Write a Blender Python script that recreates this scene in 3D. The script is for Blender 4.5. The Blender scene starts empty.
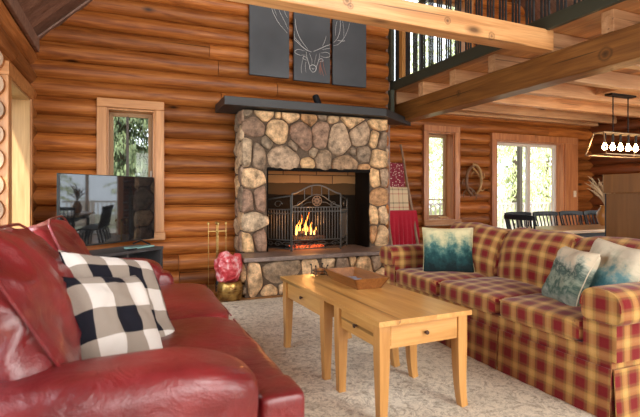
import bpy, math, random
from mathutils import Vector, Matrix, noise
PI = math.pi
sc = bpy.context.scene
COL = sc.collection
rng = random.Random(7)
def R(d): return math.radians(d)

# ------------------------------------------------------------------ materials
class NT:
    def __init__(s, name):
        s.m = bpy.data.materials.new(name); s.m.use_nodes = True
        s.t = s.m.node_tree; s.t.nodes.clear()
        s.out = s.n('ShaderNodeOutputMaterial')
    def n(s, typ, **kw):
        nd = s.t.nodes.new(typ)
        for k, v in kw.items(): setattr(nd, k, v)
        return nd
    def l(s, a, b): s.t.links.new(a, b)
    def set(s, sock, v):
        if isinstance(v, bpy.types.NodeSocket): s.l(v, sock)
        elif isinstance(v, tuple) and len(v) == 3 and sock.type == 'RGBA': sock.default_value = (*v, 1)
        else: sock.default_value = v
    def coord(s, kind='Object', scale=(1,1,1), rot=(0,0,0)):
        c = s.n('ShaderNodeTexCoord'); m = s.n('ShaderNodeMapping')
        m.inputs['Scale'].default_value = scale; m.inputs['Rotation'].default_value = rot
        s.l(c.outputs[kind], m.inputs[0]); return m.outputs[0]
    def noise(s, vec, scale=5, detail=3, rough=.5, dist=0):
        nd = s.n('ShaderNodeTexNoise'); s.l(vec, nd.inputs['Vector'])
        nd.inputs['Scale'].default_value = scale; nd.inputs['Detail'].default_value = detail
        nd.inputs['Roughness'].default_value = rough; nd.inputs['Distortion'].default_value = dist
        return nd.outputs['Fac']
    def ramp(s, fac, stops, interp='LINEAR'):
        nd = s.n('ShaderNodeValToRGB'); nd.color_ramp.interpolation = interp
        e = nd.color_ramp.elements
        while len(e) < len(stops): e.new(.5)
        for i, (p, c) in enumerate(stops):
            e[i].position = p; e[i].color = (*c, 1) if isinstance(c, tuple) else (c, c, c, 1)
        s.l(fac, nd.inputs[0]); return nd.outputs[0]
    def math(s, op, a, b=0., c=0.):
        nd = s.n('ShaderNodeMath', operation=op)
        for i, v in enumerate((a, b, c)): s.set(nd.inputs[i], v)
        return nd.outputs[0]
    def mix(s, f, a, b, mode='MIX'):
        nd = s.n('ShaderNodeMix', data_type='RGBA', blend_type=mode)
        s.set(nd.inputs[0], f); s.set(nd.inputs[6], a); s.set(nd.inputs[7], b); return nd.outputs[2]
    def attr(s, name):
        nd = s.n('ShaderNodeAttribute', attribute_name=name); return nd
    def sep(s, v):
        nd = s.n('ShaderNodeSeparateXYZ'); s.l(v, nd.inputs[0]); return nd.outputs
    def add(s, v, w):
        nd = s.n('ShaderNodeVectorMath', operation='ADD'); s.set(nd.inputs[0], v); s.set(nd.inputs[1], w); return nd.outputs[0]
    def comb(s, x=0., y=0., z=0.):
        nd = s.n('ShaderNodeCombineXYZ'); [s.set(nd.inputs[i], v) for i, v in enumerate((x, y, z))]; return nd.outputs[0]
    def bsdf(s, col, rough=.5, metal=0., spec=.5, bump=None, bs=.3, bd=.01, **kw):
        b = s.n('ShaderNodeBsdfPrincipled')
        s.set(b.inputs['Base Color'], col); s.set(b.inputs['Roughness'], rough)
        s.set(b.inputs['Metallic'], metal); s.set(b.inputs['Specular IOR Level'], spec)
        for k, v in kw.items(): s.set(b.inputs[k.replace('_', ' ')], v)
        if bump is not None:
            bp = s.n('ShaderNodeBump'); bp.inputs['Strength'].default_value = bs; bp.inputs['Distance'].default_value = bd
            s.l(bump, bp.inputs['Height']); s.l(bp.outputs[0], b.inputs['Normal'])
        s.l(b.outputs[0], s.out.inputs[0]); return s.m

M = {}
def plain(name, col, rough=.5, metal=0., spec=.5, **kw):
    n = NT(name); M[name] = n.bsdf(col, rough, metal, spec, **kw); return M[name]

def wood(name, dark, mid, light, axis=0, rough=.4, coat=0., knots=.5, gs=1., plank=None, spec=.5, spots=()):
    """grain along the axis; 'rnd' shifts hue and phase of each board or log"""
    n = NT(name)
    sc_ = [9*gs, 9*gs, 9*gs]; sc_[axis] = .7*gs
    a = n.attr('rnd').outputs['Fac']
    v = n.add(n.coord(scale=tuple(sc_)), n.comb(n.math('MULTIPLY', a, 31.), n.math('MULTIPLY', a, 17.), n.math('MULTIPLY', a, 53.)))
    g = n.noise(v, 1.6, 5, .6, .8)
    c = n.ramp(g, [(.28, dark), (.5, mid), (.72, light)])
    fs = [60*gs]*3; fs[axis] = 2.5*gs
    f = n.noise(n.coord(scale=tuple(fs)), 1.5, 2, .5)
    c = n.mix(n.math('MULTIPLY', n.ramp(f, [(.35, 1.), (.6, 0.)]), .35), c, dark)
    # knots
    ks = [3.6*gs]*3; ks[axis] = 1.5*gs
    kv = n.add(n.coord(scale=tuple(ks)), n.comb(n.math('MULTIPLY', a, 9.), n.math('MULTIPLY', a, 23.), n.math('MULTIPLY', a, 5.)))
    vo = n.n('ShaderNodeTexVoronoi'); n.l(kv, vo.inputs['Vector']); vo.inputs['Scale'].default_value = 1.
    kn = n.ramp(vo.outputs['Distance'], [(.05, 1.), (.12, .35), (.17, 0.)])
    kn = n.math('MULTIPLY', kn, n.ramp(n.sep(vo.outputs['Color'])[0], [(.55, 1.), (.58, 0.)]))
    kd = tuple(x*.22 for x in dark)
    c = n.mix(n.math('MULTIPLY', kn, knots), c, kd)
    for (px, py, pz, pr) in spots:
        d = n.n('ShaderNodeVectorMath', operation='DISTANCE'); n.l(n.coord(), d.inputs[0]); d.inputs[1].default_value = (px, py, pz)
        dd = n.math('DIVIDE', n.math('ADD', d.outputs['Value'], n.math('MULTIPLY', n.math('SUBTRACT', g, .5), .03)), pr)
        c = n.mix(n.ramp(dd, [(.0, .9), (.28, .55), (.42, .15), (.62, .6), (.85, 0.)]), c, kd)
    ck = [26*gs]*3; ck[axis] = .45*gs
    cv = n.noise(n.add(n.coord(scale=tuple(ck)), n.comb(n.math('MULTIPLY', a, 77.), n.math('MULTIPLY', a, 41.), 0.)), 1., 2, .4)
    c = n.mix(n.math('MULTIPLY', n.ramp(cv, [(.70, 0.), (.725, 1.)]), knots*.85), c, kd)
    vr = n.ramp(a, [(0., .66), (1., 1.28)])
    c = n.mix(1., c, vr, 'MULTIPLY')
    M[name] = n.bsdf(c, rough, 0., spec, bump=n.math('ADD', g, n.math('MULTIPLY', f, .4)), bs=.25, bd=.006, Coat_Weight=coat, Coat_Roughness=.25)
    return M[name]

wood('log_x', (.135,.032,.006), (.36,.112,.021), (.51,.19,.045), 0, .46, .0, 1., 1.15, spec=.3)
wood('log_y', (.13,.040,.009), (.32,.112,.028), (.47,.19,.062), 1, .46, .0, 1., 1.15, spec=.3)
wood('log_end', (.20,.12,.07), (.30,.19,.115), (.40,.27,.17), 2, .6, 0., .3)
wood('log_red', (.085,.022,.006), (.16,.042,.011), (.24,.075,.02), 1, .4, .1, .9)
wood('log_red_x', (.16,.04,.010), (.30,.085,.02), (.42,.14,.035), 0, .4, .2, .9)
wood('beam_x', (.45,.20,.065), (.66,.34,.13), (.80,.47,.21), 0, .45, .1, .9, 1., spots=[(2.87,3.08,2.456,.05),(1.50,3.08,2.535,.05),(1.53,3.08,2.50,.035),(2.41,3.08,2.517,.04),(.6,3.08,2.50,.04)])
wood('beam_y', (.12,.042,.008), (.22,.088,.017), (.31,.135,.030), 1, .45, .1, .9, 1., spots=[(3.6,2.59,2.25,.085),(3.6,4.4,2.30,.05)])
wood('joist', (.42,.20,.085), (.60,.33,.155), (.75,.46,.25), 0, .5, .0, .7)
wood('deckboard', (.36,.15,.045), (.50,.23,.07), (.62,.32,.11), 1, .5, .0, .5)
wood('roofboard', (.14,.075,.055), (.24,.14,.10), (.33,.20,.15), 0, .6, .0, .3)
wood('trim_z', (.34,.135,.04), (.50,.22,.07), (.62,.31,.12), 2, .45, .1, .7)
wood('trim_h', (.34,.135,.04), (.50,.22,.07), (.62,.31,.12), 0, .45, .1, .7)
wood('trim_pale', (.36,.20,.08), (.48,.29,.13), (.58,.38,.19), 2, .5, .0, .9)
wood('trim_red', (.30,.10,.032), (.48,.18,.062), (.60,.27,.10), 2, .45, .1, .7)
wood('pine', (.43,.195,.045), (.58,.30,.082), (.69,.40,.13), 1, .3, .3, .8, 1.)
wood('pine_x', (.42,.19,.045), (.56,.28,.08), (.66,.36,.12), 0, .33, .25, .6, 1.)
wood('pine_z', (.42,.19,.045), (.56,.28,.08), (.66,.36,.12), 2, .35, .2, .5, 1.)
wood('floorboard', (.30,.13,.04), (.44,.21,.07), (.56,.29,.11), 0, .35, .2, .4)
wood('traywood', (.16,.055,.014), (.25,.092,.024), (.34,.14,.04), 1, .35, .3, .2, 2.)
wood('cabinet', (.14,.058,.014), (.19,.083,.022), (.235,.108,.031), 2, .4, .2, .1, .6)
wood('tabletop', (.45,.28,.12), (.62,.42,.20), (.74,.55,.30), 0, .3, .3, .3)
wood('firewood', (.03,.014,.008), (.07,.03,.015), (.14,.06,.025), 0, .8, 0., .3)
wood('grey_deck', (.35,.30,.26), (.50,.45,.40), (.62,.57,.52), 0, .7, 0., .3)

plain('black_metal', (.018,.018,.018), .45, .6)
plain('iron', (.06,.055,.048), .45, .5)
plain('black_paint', (.008,.009,.012), .45, 0., .2)
plain('screen', (.010,.011,.012), .03, 0., 1., IOR=1.62)
plain('tv_plastic', (.012,.012,.013), .35)
plain('black_shelf', (.022,.022,.024), .5)
plain('console_grey', (.05,.048,.05), .5)
plain('brass', (.42,.28,.10), .35, 1.)
plain('sash', (.34,.19,.08), .5)
plain('sash_dark', (.05,.035,.022), .5)
plain('sash_white', (.62,.55,.47), .5)
plain('fascia_green', (.040,.046,.030), .5)
plain('baluster', (.035,.042,.045), .4, .2)
plain('white_line', (.75,.74,.72), .7)
plain('pinkish', (.45,.16,.10), .7)
plain('bulb_glass', (.9,.6,.3), .2)
plain('ochre_glaze', (.46,.20,.045), .3)
plain('twig', (.45,.33,.19), .8)
plain('switch_plate', (.75,.60,.42), .4)
plain('teal_glass', (.25,.45,.42), .2)
plain('coaster', (.28,.34,.45), .25)
plain('paper_pink', (.62,.17,.16), .6)
plain('paper_red', (.50,.05,.05), .6)
plain('soot', (.006,.005,.004), .9, 0., .1)
plain('grey_gravel', (.30,.30,.28), .9)
plain('bark', (.10,.07,.05), .9)
plain('antler', (.16,.075,.03), .5)
plain('lamp_bronze', (.42,.30,.17), .4, .6)
plain('mesh_wire', (.01,.01,.01), .9, 0., 0.)
plain('antler_tip', (.34,.19,.06), .5)

def foliage(name, a, b):
    n = NT(name); g = n.noise(n.coord(scale=(1,1,1)), 3.5, 3)
    c = n.ramp(g, [(.3, a), (.7, b)])
    M[name] = n.bsdf(c, .7, 0, .2)
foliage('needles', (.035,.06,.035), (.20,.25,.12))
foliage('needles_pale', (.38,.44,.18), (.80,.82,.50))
foliage('ground_mat', (.10,.12,.05), (.40,.38,.30))

def emis(name, col, st):
    n = NT(name); e = n.n('ShaderNodeEmission'); n.set(e.inputs[0], col); e.inputs[1].default_value = st
    n.l(e.outputs[0], n.out.inputs[0]); M[name] = n.m
emis('bulb_light', (1.,.60,.26), 45.)
def flame_mat():
    n = NT('flame'); z = n.sep(n.coord())[2]
    c = n.ramp(n.math('MULTIPLY', z, 1.), [(.52, (1.,.55,.16)), (.68, (1.,.36,.05)), (.86, (1.,.14,.01))])
    e = n.n('ShaderNodeEmission'); n.l(c, e.inputs[0]); e.inputs[1].default_value = 6.
    n.l(e.outputs[0], n.out.inputs[0]); M['flame'] = n.m
flame_mat()
def ember_mat():
    n = NT('ember'); g = n.noise(n.coord(), 40, 3)
    c = n.ramp(g, [(.4, (.02,.004,.002)), (.6, (1.,.12,.03))])
    b = n.n('ShaderNodeBsdfPrincipled'); b.inputs['Base Color'].default_value = (.02,.01,.01,1)
    n.l(c, b.inputs['Emission Color']); b.inputs['Emission Strength'].default_value = 1.6
    n.l(b.outputs[0], n.out.inputs[0]); M['ember'] = n.m
ember_mat()
def glass():
    n = NT('glass'); g = n.n('ShaderNodeBsdfGlass'); g.inputs['IOR'].default_value = 1.01; g.inputs['Roughness'].default_value = 0
    t = n.n('ShaderNodeBsdfTransparent'); gl = n.n('ShaderNodeBsdfGlossy'); gl.inputs['Roughness'].default_value = .02
    m = n.n('ShaderNodeMixShader'); m.inputs[0].default_value = .012
    n.l(t.outputs[0], m.inputs[1]); n.l(gl.outputs[0], m.inputs[2]); n.l(m.outputs[0], n.out.inputs[0]); M['glass'] = n.m
glass()

def leather():
    n = NT('red_leather')
    g = n.noise(n.coord(), 3.2, 4, .6)
    f = n.noise(n.coord(), 260, 2, .5)
    w = n.noise(n.coord(scale=(1,1,1)), 7, 6, .6, 1.6)
    c = n.ramp(g, [(.30, (.085,.005,.007)), (.52, (.165,.010,.012)), (.72, (.24,.018,.020))])
    # scuffed pale wear
    s = n.ramp(n.noise(n.coord(scale=(1,.4,1)), 5, 5, .65), [(.64, 0.), (.80, .28)])
    c = n.mix(s, c, (.46,.17,.10))
    h = n.math('ADD', n.math('MULTIPLY', f, .12), w)
    M['red_leather'] = n.bsdf(c, n.ramp(g, [(.3, .30), (.7, .42)]), 0, .55, bump=h, bs=.5, bd=.02, Coat_Weight=.3, Coat_Roughness=.22)
leather()

def plaid():
    n = NT('plaid_fabric')
    uv = n.sep(n.coord('UV'))
    st = [(0., (.50,.275,.078)), (.14, (.57,.345,.115)), (.26, (.49,.26,.072)), (.31, (.20,.11,.035)), (.39, (.24,.10,.035)),
          (.44, (.19,.011,.013)), (.80, (.18,.009,.011)), (.85, (.24,.10,.035)), (.93, (.20,.11,.035)), (.98, (.50,.275,.078))]
    cs = []
    for i in (0, 1):
        cs.append(n.ramp(n.math('FRACT', n.math('DIVIDE', n.math('ADD', uv[i], 20.), .122)), st))
    c = n.mix(.45, cs[0], cs[1])
    f = n.noise(n.coord('UV', scale=(1,1,1)), 420, 2, .6)
    c = n.mix(1., c, n.ramp(f, [(.3, .78), (.7, 1.15)]), 'MULTIPLY')
    M['plaid_fabric'] = n.bsdf(c, .85, 0, .15, bump=f, bs=.25, bd=.002, Sheen_Weight=.15)
plaid()
def buffalo():
    n = NT('buffalo_check')
    uv = n.sep(n.coord('UV'))
    def sq(s_): return n.ramp(n.math('FRACT', n.math('DIVIDE', n.math('ADD', s_, 20.03), .205)), [(0., 0.), (.5, 1.)], 'CONSTANT')
    w = n.math('MULTIPLY', n.math('ADD', sq(uv[0]), sq(uv[1])), .5)
    c = n.ramp(w, [(0., (.62,.58,.54)), (.25, (.29,.245,.205)), (.75, (.012,.012,.018))], 'CONSTANT')  # grey squares tinted tan: warm bounce light put into the colour
    f = n.noise(n.coord('UV'), 500, 2)
    c = n.mix(1., c, n.ramp(f, [(.3, .85), (.7, 1.12)]), 'MULTIPLY')
    M['buffalo_check'] = n.bsdf(c, .9, 0, .1, bump=f, bs=.2, bd=.002)
buffalo()
def forest(name, base, hz, cols, sy=7.):
    """printed cushion: pale sky above, jagged tree tops, dark below (uv.y in metres from the bottom)"""
    n = NT(name)
    uv = n.coord('UV'); s = n.sep(uv)
    saw = n.math('ABSOLUTE', n.math('SUBTRACT', n.math('FRACT', n.math('MULTIPLY', s[0], sy)), .5))
    nz = n.noise(uv, 14, 5, .7); nz2 = n.noise(n.coord('UV', scale=(1.,.35,1)), 30, 4, .7)
    h = n.math('SUBTRACT', s[1], n.math('ADD', n.math('MULTIPLY', n.math('SUBTRACT', nz, .5), .34), n.math('MULTIPLY', saw, -.10)))
    h = n.math('ADD', h, n.math('MULTIPLY', n.math('SUBTRACT', nz2, .5), .10))
    c = n.ramp(n.math('DIVIDE', h, hz), cols)
    M[name] = n.bsdf(c, .85, 0, .1)
forest('forest_teal', 0, .42, [(.16,(.012,.022,.024)), (.40,(.018,.060,.062)), (.56,(.06,.14,.125)), (.68,(.25,.30,.20)), (.82,(.50,.46,.27)), (1.,(.60,.53,.31))])
forest('forest_grey', 0, .42, [(.05,(.28,.30,.24)), (.25,(.05,.09,.07)), (.40,(.24,.27,.20)), (.52,(.04,.07,.06)), (.66,(.36,.36,.28)), (.72,(.50,.42,.30)), (1.,(.56,.47,.34))], 9.)
forest('teal_wash', 0, .42, [(.05,(.02,.06,.08)), (.30,(.05,.15,.17)), (.48,(.14,.25,.25)), (.62,(.40,.38,.28)), (.80,(.56,.49,.36)), (1.,(.60,.52,.39))], 2.)

def stone():
    n = NT('field_stone')
    a = n.attr('rnd').outputs['Fac']
    base = n.ramp(a, [(.0, (.50,.31,.15)), (.25, (.46,.30,.165)), (.38, (.36,.26,.165)), (.55, (.22,.13,.085)), (.7, (.20,.145,.095)), (.9, (.34,.18,.08))])
    g = n.noise(n.coord(), 12, 5, .65); f = n.noise(n.coord(), 60, 4, .6)
    c = n.mix(1., base, n.ramp(g, [(.32, .45), (.68, 1.85)]), 'MULTIPLY')
    c = n.mix(1., c, n.ramp(f, [(.3, .8), (.7, 1.2)]), 'MULTIPLY')
    M['field_stone'] = n.bsdf(c, .75, 0, .3, bump=n.math('ADD', g, n.math('MULTIPLY', f, .3)), bs=.6, bd=.02)
stone()
def mortar():
    n = NT('mortar'); f = n.noise(n.coord(), 50, 4, .7)
    M['mortar'] = n.bsdf(n.ramp(f, [(.3, (.075,.052,.034)), (.7, (.145,.10,.068))]), .9, 0, .2, bump=f, bs=.6, bd=.01)
mortar()
def slab():
    n = NT('hearth_slab'); f = n.noise(n.coord(), 14, 5, .7)
    M['hearth_slab'] = n.bsdf(n.ramp(f, [(.3, (.12,.085,.07)), (.7, (.26,.19,.155))]), .35, 0, .5, bump=f, bs=.2, bd=.01)
slab()
def firebrick():
    n = NT('firebrick'); b = n.n('ShaderNodeTexBrick'); v = n.coord(rot=(PI/2,0,0)); n.l(v, b.inputs[0])
    b.inputs['Scale'].default_value = 1.; b.inputs['Brick Width'].default_value = .46; b.inputs['Row Height'].default_value = .17
    b.inputs['Mortar Size'].default_value = .006
    b.inputs['Color1'].default_value = (.30,.17,.07,1); b.inputs['Color2'].default_value = (.24,.13,.055,1); b.inputs['Mortar'].default_value = (.05,.03,.02,1)
    z = n.sep(n.coord())[2]; nz = n.noise(n.coord(), 5, 3)
    s = n.ramp(n.math('ADD', z, n.math('MULTIPLY', nz, .12)), [(1.30/1.6*1.0, 1.), (1.32, 0.)])
    s2 = n.math('GREATER_THAN', n.math('ADD', z, n.math('MULTIPLY', nz, .03)), 1.27)
    s3 = n.math('GREATER_THAN', n.math('ADD', z, n.math('MULTIPLY', nz, .05)), 1.13)
    c = n.mix(s2, n.mix(s3, (.010,.008,.006), (.055,.032,.015)), b.outputs[0])
    M['firebrick'] = n.bsdf(c, .95, 0, .0)
firebrick()
def rug():
    n = NT('rug_wool')
    c0 = n.coord()
    big = n.noise(c0, 1.3, 2)
    v1 = n.noise(c0, 7, 4, .6, 2.6); v2 = n.noise(c0, 17, 4, .7, 1.2)
    band = n.ramp(n.math('ABSOLUTE', n.math('SUBTRACT', v1, .5)), [(.0, 1.), (.05, 0.)])
    blot = n.ramp(v2, [(.50, 0.), (.60, 1.)])
    f = n.noise(c0, 120, 3, .7)
    m = n.math('MULTIPLY', n.math('MAXIMUM', n.math('MULTIPLY', band, .8), n.math('MULTIPLY', blot, .8)), n.ramp(n.noise(c0, 24, 4, .8), [(.36, .10), (.56, 1.)]))
    c = n.mix(m, n.ramp(big, [(.35, (.68,.60,.47)), (.65, (.80,.73,.60))]), (.27,.225,.17))
    c = n.mix(1., c, n.ramp(f, [(.3, .82), (.7, 1.1)]), 'MULTIPLY')
    M['rug_wool'] = n.bsdf(c, .95, 0, .1, bump=f, bs=.3, bd=.004)
rug()
def blankets():
    n = NT('maroon_weave'); v = n.coord(scale=(1,1,1)); w = n.n('ShaderNodeTexVoronoi'); n.l(v, w.inputs[0]); w.inputs['Scale'].default_value = 32
    M['maroon_weave'] = n.bsdf(n.ramp(w.outputs['Distance'], [(.22, (.62,.50,.42)), (.34, (.20,.012,.03))]), .9)
    n = NT('cream_plaid'); s = n.sep(n.coord())
    a = n.ramp(n.math('FRACT', n.math('MULTIPLY', s[0], 6.)), [(0., (.62,.48,.30)), (.35, (.40,.05,.05)), (.42, (.62,.48,.30)), (.75, (.16,.13,.08)), (.82, (.62,.48,.30))], 'CONSTANT')
    b = n.ramp(n.math('FRACT', n.math('MULTIPLY', s[2], 5.)), [(0., (.62,.48,.30)), (.55, (.35,.05,.05)), (.62, (.62,.48,.30)), (.85, (.17,.15,.09)), (.97, (.62,.48,.30))], 'CONSTANT')
    M['cream_plaid'] = n.bsdf(n.mix(.5, a, b), .9)
    n = NT('crimson_fleece'); f = n.noise(n.coord(), 90, 3)
    M['crimson_fleece'] = n.bsdf(n.ramp(f, [(.3, (.34,.008,.022)), (.7, (.46,.018,.04))]), .9, 0, .2, bump=f, bs=.3, bd=.004, Sheen_Weight=.3)
    n = NT('charcoal_canvas'); f = n.noise(n.coord(), 1.8, 3)
    M['charcoal_canvas'] = n.bsdf(n.ramp(f, [(.3, (.055,.060,.068)), (.7, (.088,.094,.104))]), .6, 0, .3)
    n = NT('basket_brass'); g = n.noise(n.coord(), 14, 4)
    M['basket_brass'] = n.bsdf(n.ramp(g, [(.35, (.13,.055,.015)), (.65, (.55,.33,.09))]), .35, .7, .5)
    n = NT('crinkled_paper'); g = n.noise(n.coord(), 12, 4, .6, 1.)
    M['crinkled_paper'] = n.bsdf(n.ramp(g, [(.42, (.45,.03,.04)), (.52, (.62,.14,.15)), (.62, (.72,.42,.42))]), .4, 0, .5)
blankets()

# ------------------------------------------------------------------ mesh builder
class MB:
    def __init__(s): s.v = []; s.f = []; s.r = []; s.uv = {}; s.e2 = []
    def _a(s, vs, fs, rnd=.5, uvs=None):
        o = len(s.v); s.v += [tuple(p) for p in vs]
        for i, f in enumerate(fs):
            if uvs: s.uv[len(s.f)] = uvs[i]
            s.f.append(tuple(o+k for k in f)); s.r.append(rnd)
        return s
    def box(s, c, d, mat=None, rnd=.5, rot=None):
        x, y, z = d[0]/2, d[1]/2, d[2]/2
        vs = [Vector(p) for p in ((-x,-y,-z),(x,-y,-z),(x,y,-z),(-x,y,-z),(-x,-y,z),(x,-y,z),(x,y,z),(-x,y,z))]
        if rot is not None: vs = [rot @ p for p in vs]
        vs = [p+Vector(c) for p in vs]
        return s._a(vs, [(0,3,2,1),(4,5,6,7),(0,1,5,4),(1,2,6,5),(2,3,7,6),(3,0,4,7)], rnd)
    def bb(s, x0, x1, y0, y1, z0, z1, rnd=.5): return s.box(((x0+x1)/2,(y0+y1)/2,(z0+z1)/2),(abs(x1-x0),abs(y1-y0),abs(z1-z0)), rnd=rnd)
    def tube(s, pts, r, seg=8, cap=True, rnd=.5, flat=1.):
        pts = [Vector(p) for p in pts]; n = len(pts)
        rs = r if isinstance(r, (list, tuple)) else [r]*n
        vs = []; up = None
        for i, p in enumerate(pts):
            t = (pts[min(i+1,n-1)]-pts[max(i-1,0)]).normalized()
            if up is None:
                up = Vector((0,0,1)) if abs(t.z) < .9 else Vector((1,0,0))
            a = t.cross(up).normalized(); b = a.cross(t).normalized(); up = b
            for k in range(seg):
                q = 2*PI*(k+.5)/seg
                vs.append(p + a*math.cos(q)*rs[i] + b*math.sin(q)*rs[i]*flat)
        fs = [(i*seg+k, i*seg+(k+1)%seg, (i+1)*seg+(k+1)%seg, (i+1)*seg+k) for i in range(n-1) for k in range(seg)]
        if cap: fs += [tuple(range(seg-1,-1,-1)), tuple((n-1)*seg+k for k in range(seg))]
        return s._a(vs, fs, rnd)
    def lathe(s, prof, c=(0,0,0), seg=20, rnd=.5):
        vs = []
        for (r, z) in prof:
            for k in range(seg):
                q = 2*PI*k/seg; vs.append((c[0]+r*math.cos(q), c[1]+r*math.sin(q), c[2]+z))
        n = len(prof)
        fs = [(i*seg+k, i*seg+(k+1)%seg, (i+1)*seg+(k+1)%seg, (i+1)*seg+k) for i in range(n-1) for k in range(seg)]
        fs += [tuple(range(seg-1,-1,-1)), tuple((n-1)*seg+k for k in range(seg))]
        return s._a(vs, fs, rnd)
    def prism(s, poly, dirv, depth, rnd=.5):
        """poly: list of 3-D points in order; extruded along dirv"""
        d = Vector(dirv).normalized()*depth; n = len(poly)
        vs = [Vector(p) for p in poly]+[Vector(p)+d for p in poly]
        fs = [tuple(range(n-1,-1,-1)), tuple(range(n, 2*n))]+[(i,(i+1)%n,n+(i+1)%n,n+i) for i in range(n)]
        return s._a(vs, fs, rnd)
    def puffy(s, c, size, k=5., n=12, bulge=(0,0,0), rot=None, wob=0., ws=4., uvmode=None, shape=None, rnd=.5, puck=0.):
        """rounded upholstery block: a cube grid pushed onto a superellipsoid"""
        c = Vector(c); hx, hy, hz = [q/2 for q in size]
        idx = {}; vs = []; fs = []; uvs = []
        def vert(i, j, l):
            key = (i, j, l)
            if key in idx: return idx[key]
            p = Vector((2*i/n-1, 2*j/n-1, 2*l/n-1))
            p = Vector([math.copysign(1-(1-abs(q))**1.25, q) if abs(q) < 1 else q for q in p])
            m = (abs(p.x)**k+abs(p.y)**k+abs(p.z)**k)**(1/k)
            p = p/m*1.0 if m > 0 else p
            bx = (1-p.y**2)*(1-p.z**2); by = (1-p.x**2)*(1-p.z**2); bz = (1-p.x**2)*(1-p.y**2)
            q = Vector((p.x*(hx+bulge[0]*bx), p.y*(hy+bulge[1]*by), p.z*(hz+bulge[2]*bz)))
            if shape: q = shape(q, p)
            if rot is not None: q = rot @ q
            q = q + c
            if wob:
                q = q + Vector((noise.noise(q*ws), noise.noise(q*ws+Vector((7,3,1))), noise.noise(q*ws+Vector((1,9,5)))))*wob
                q = q + (q-c).normalized()*(-abs(noise.noise(q*ws*1.7+Vector((4,4,4))))*wob*1.6 if puck else 0)*puck
            idx[key] = len(vs); vs.append(q); return idx[key]
        for ax in range(3):
            for side in (0, n):
                for i in range(n):
                    for j in range(n):
                        def mk(a_, b_):
                            t = [0,0,0]; t[ax] = side; t[(ax+1)%3] = a_; t[(ax+2)%3] = b_; return vert(*t)
                        f = [mk(i,j), mk(i+1,j), mk(i+1,j+1), mk(i,j+1)]
                        if side == 0: f.reverse()
                        fs.append(tuple(f))
        if uvmode:
            for f in fs:
                P_ = [vs[t] for t in f]
                nr = (P_[1]-P_[0]).cross(P_[2]-P_[0])
                if nr.length > 0: nr.normalize()
                uvs.append([uvof(p, nr, uvmode) for p in P_])
        return s._a(vs, fs, rnd, uvs if uvmode else None)
    def autouv(s, mode):
        for i, f in enumerate(s.f):
            P_ = [Vector(s.v[t]) for t in f]
            nr = (P_[1]-P_[0]).cross(P_[2]-P_[1])
            if nr.length > 0: nr.normalize()
            s.uv[i] = [uvof(p, nr, mode) for p in P_]
        return s
    def obj(s, name, mat, parent=None, smooth=35, bevel=0, subs=0, mat2=None):
        me = bpy.data.meshes.new(name); me.from_pydata(s.v, [], s.f); me.update()
        at = me.attributes.new('rnd', 'FLOAT', 'FACE'); at.data.foreach_set('value', s.r)
        if s.uv:
            ul = me.uv_layers.new(name='UVMap')
            for i, p in enumerate(me.polygons):
                u = s.uv.get(i)
                if u:
                    for k, li in enumerate(p.loop_indices): ul.data[li].uv = u[k]
        if smooth:
            me.polygons.foreach_set('use_smooth', [True]*len(me.polygons)); me.set_sharp_from_angle(angle=R(smooth))
        o = bpy.data.objects.new(name, me); COL.objects.link(o)
        me.materials.append(M[mat])
        if mat2:
            me.materials.append(M[mat2])
            for i in s.e2: me.polygons[i].material_index = 1
        if bevel:
            b = o.modifiers.new('bevel', 'BEVEL'); b.width = bevel; b.segments = 2; b.limit_method = 'ANGLE'; b.angle_limit = R(40)
        if subs:
            b = o.modifiers.new('sub', 'SUBSURF'); b.levels = subs; b.render_levels = subs
        if parent is not None:
            o.parent = parent; o.matrix_parent_inverse = ROOTM[parent.name].inverted()
        ROOTM[o.name] = Matrix()
        return o
ROOTM = {}
def uvof(p, nr, mode):
    if mode == 'seat': return (p.x, p.z) if abs(nr.y) > .75 else (p.y, p.x+p.z)
    if mode == 'arm': return (p.y, p.z) if abs(nr.x) > .75 else (p.x, p.y+p.z)
    return (p.x, p.z)
def props(o, label=None, cat=None, group=None, kind=None):
    if label: o['label'] = label
    if cat: o['category'] = cat
    if group: o['group'] = group
    if kind: o['kind'] = kind
    return o
def thing(name, label, cat, loc=(0,0,0), group=None, kind=None):
    o = bpy.data.objects.new(name, None); COL.objects.link(o); o.location = loc; o.empty_display_size = .1
    ROOTM[o.name] = Matrix.Translation(Vector(loc))
    return props(o, label, cat, group, kind)
def copy_tree(o, parent=None):
    c = o.copy(); COL.objects.link(c)
    if parent is not None: c.parent = parent
    for ch in list(o.children): copy_tree(ch, c)
    return c
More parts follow.
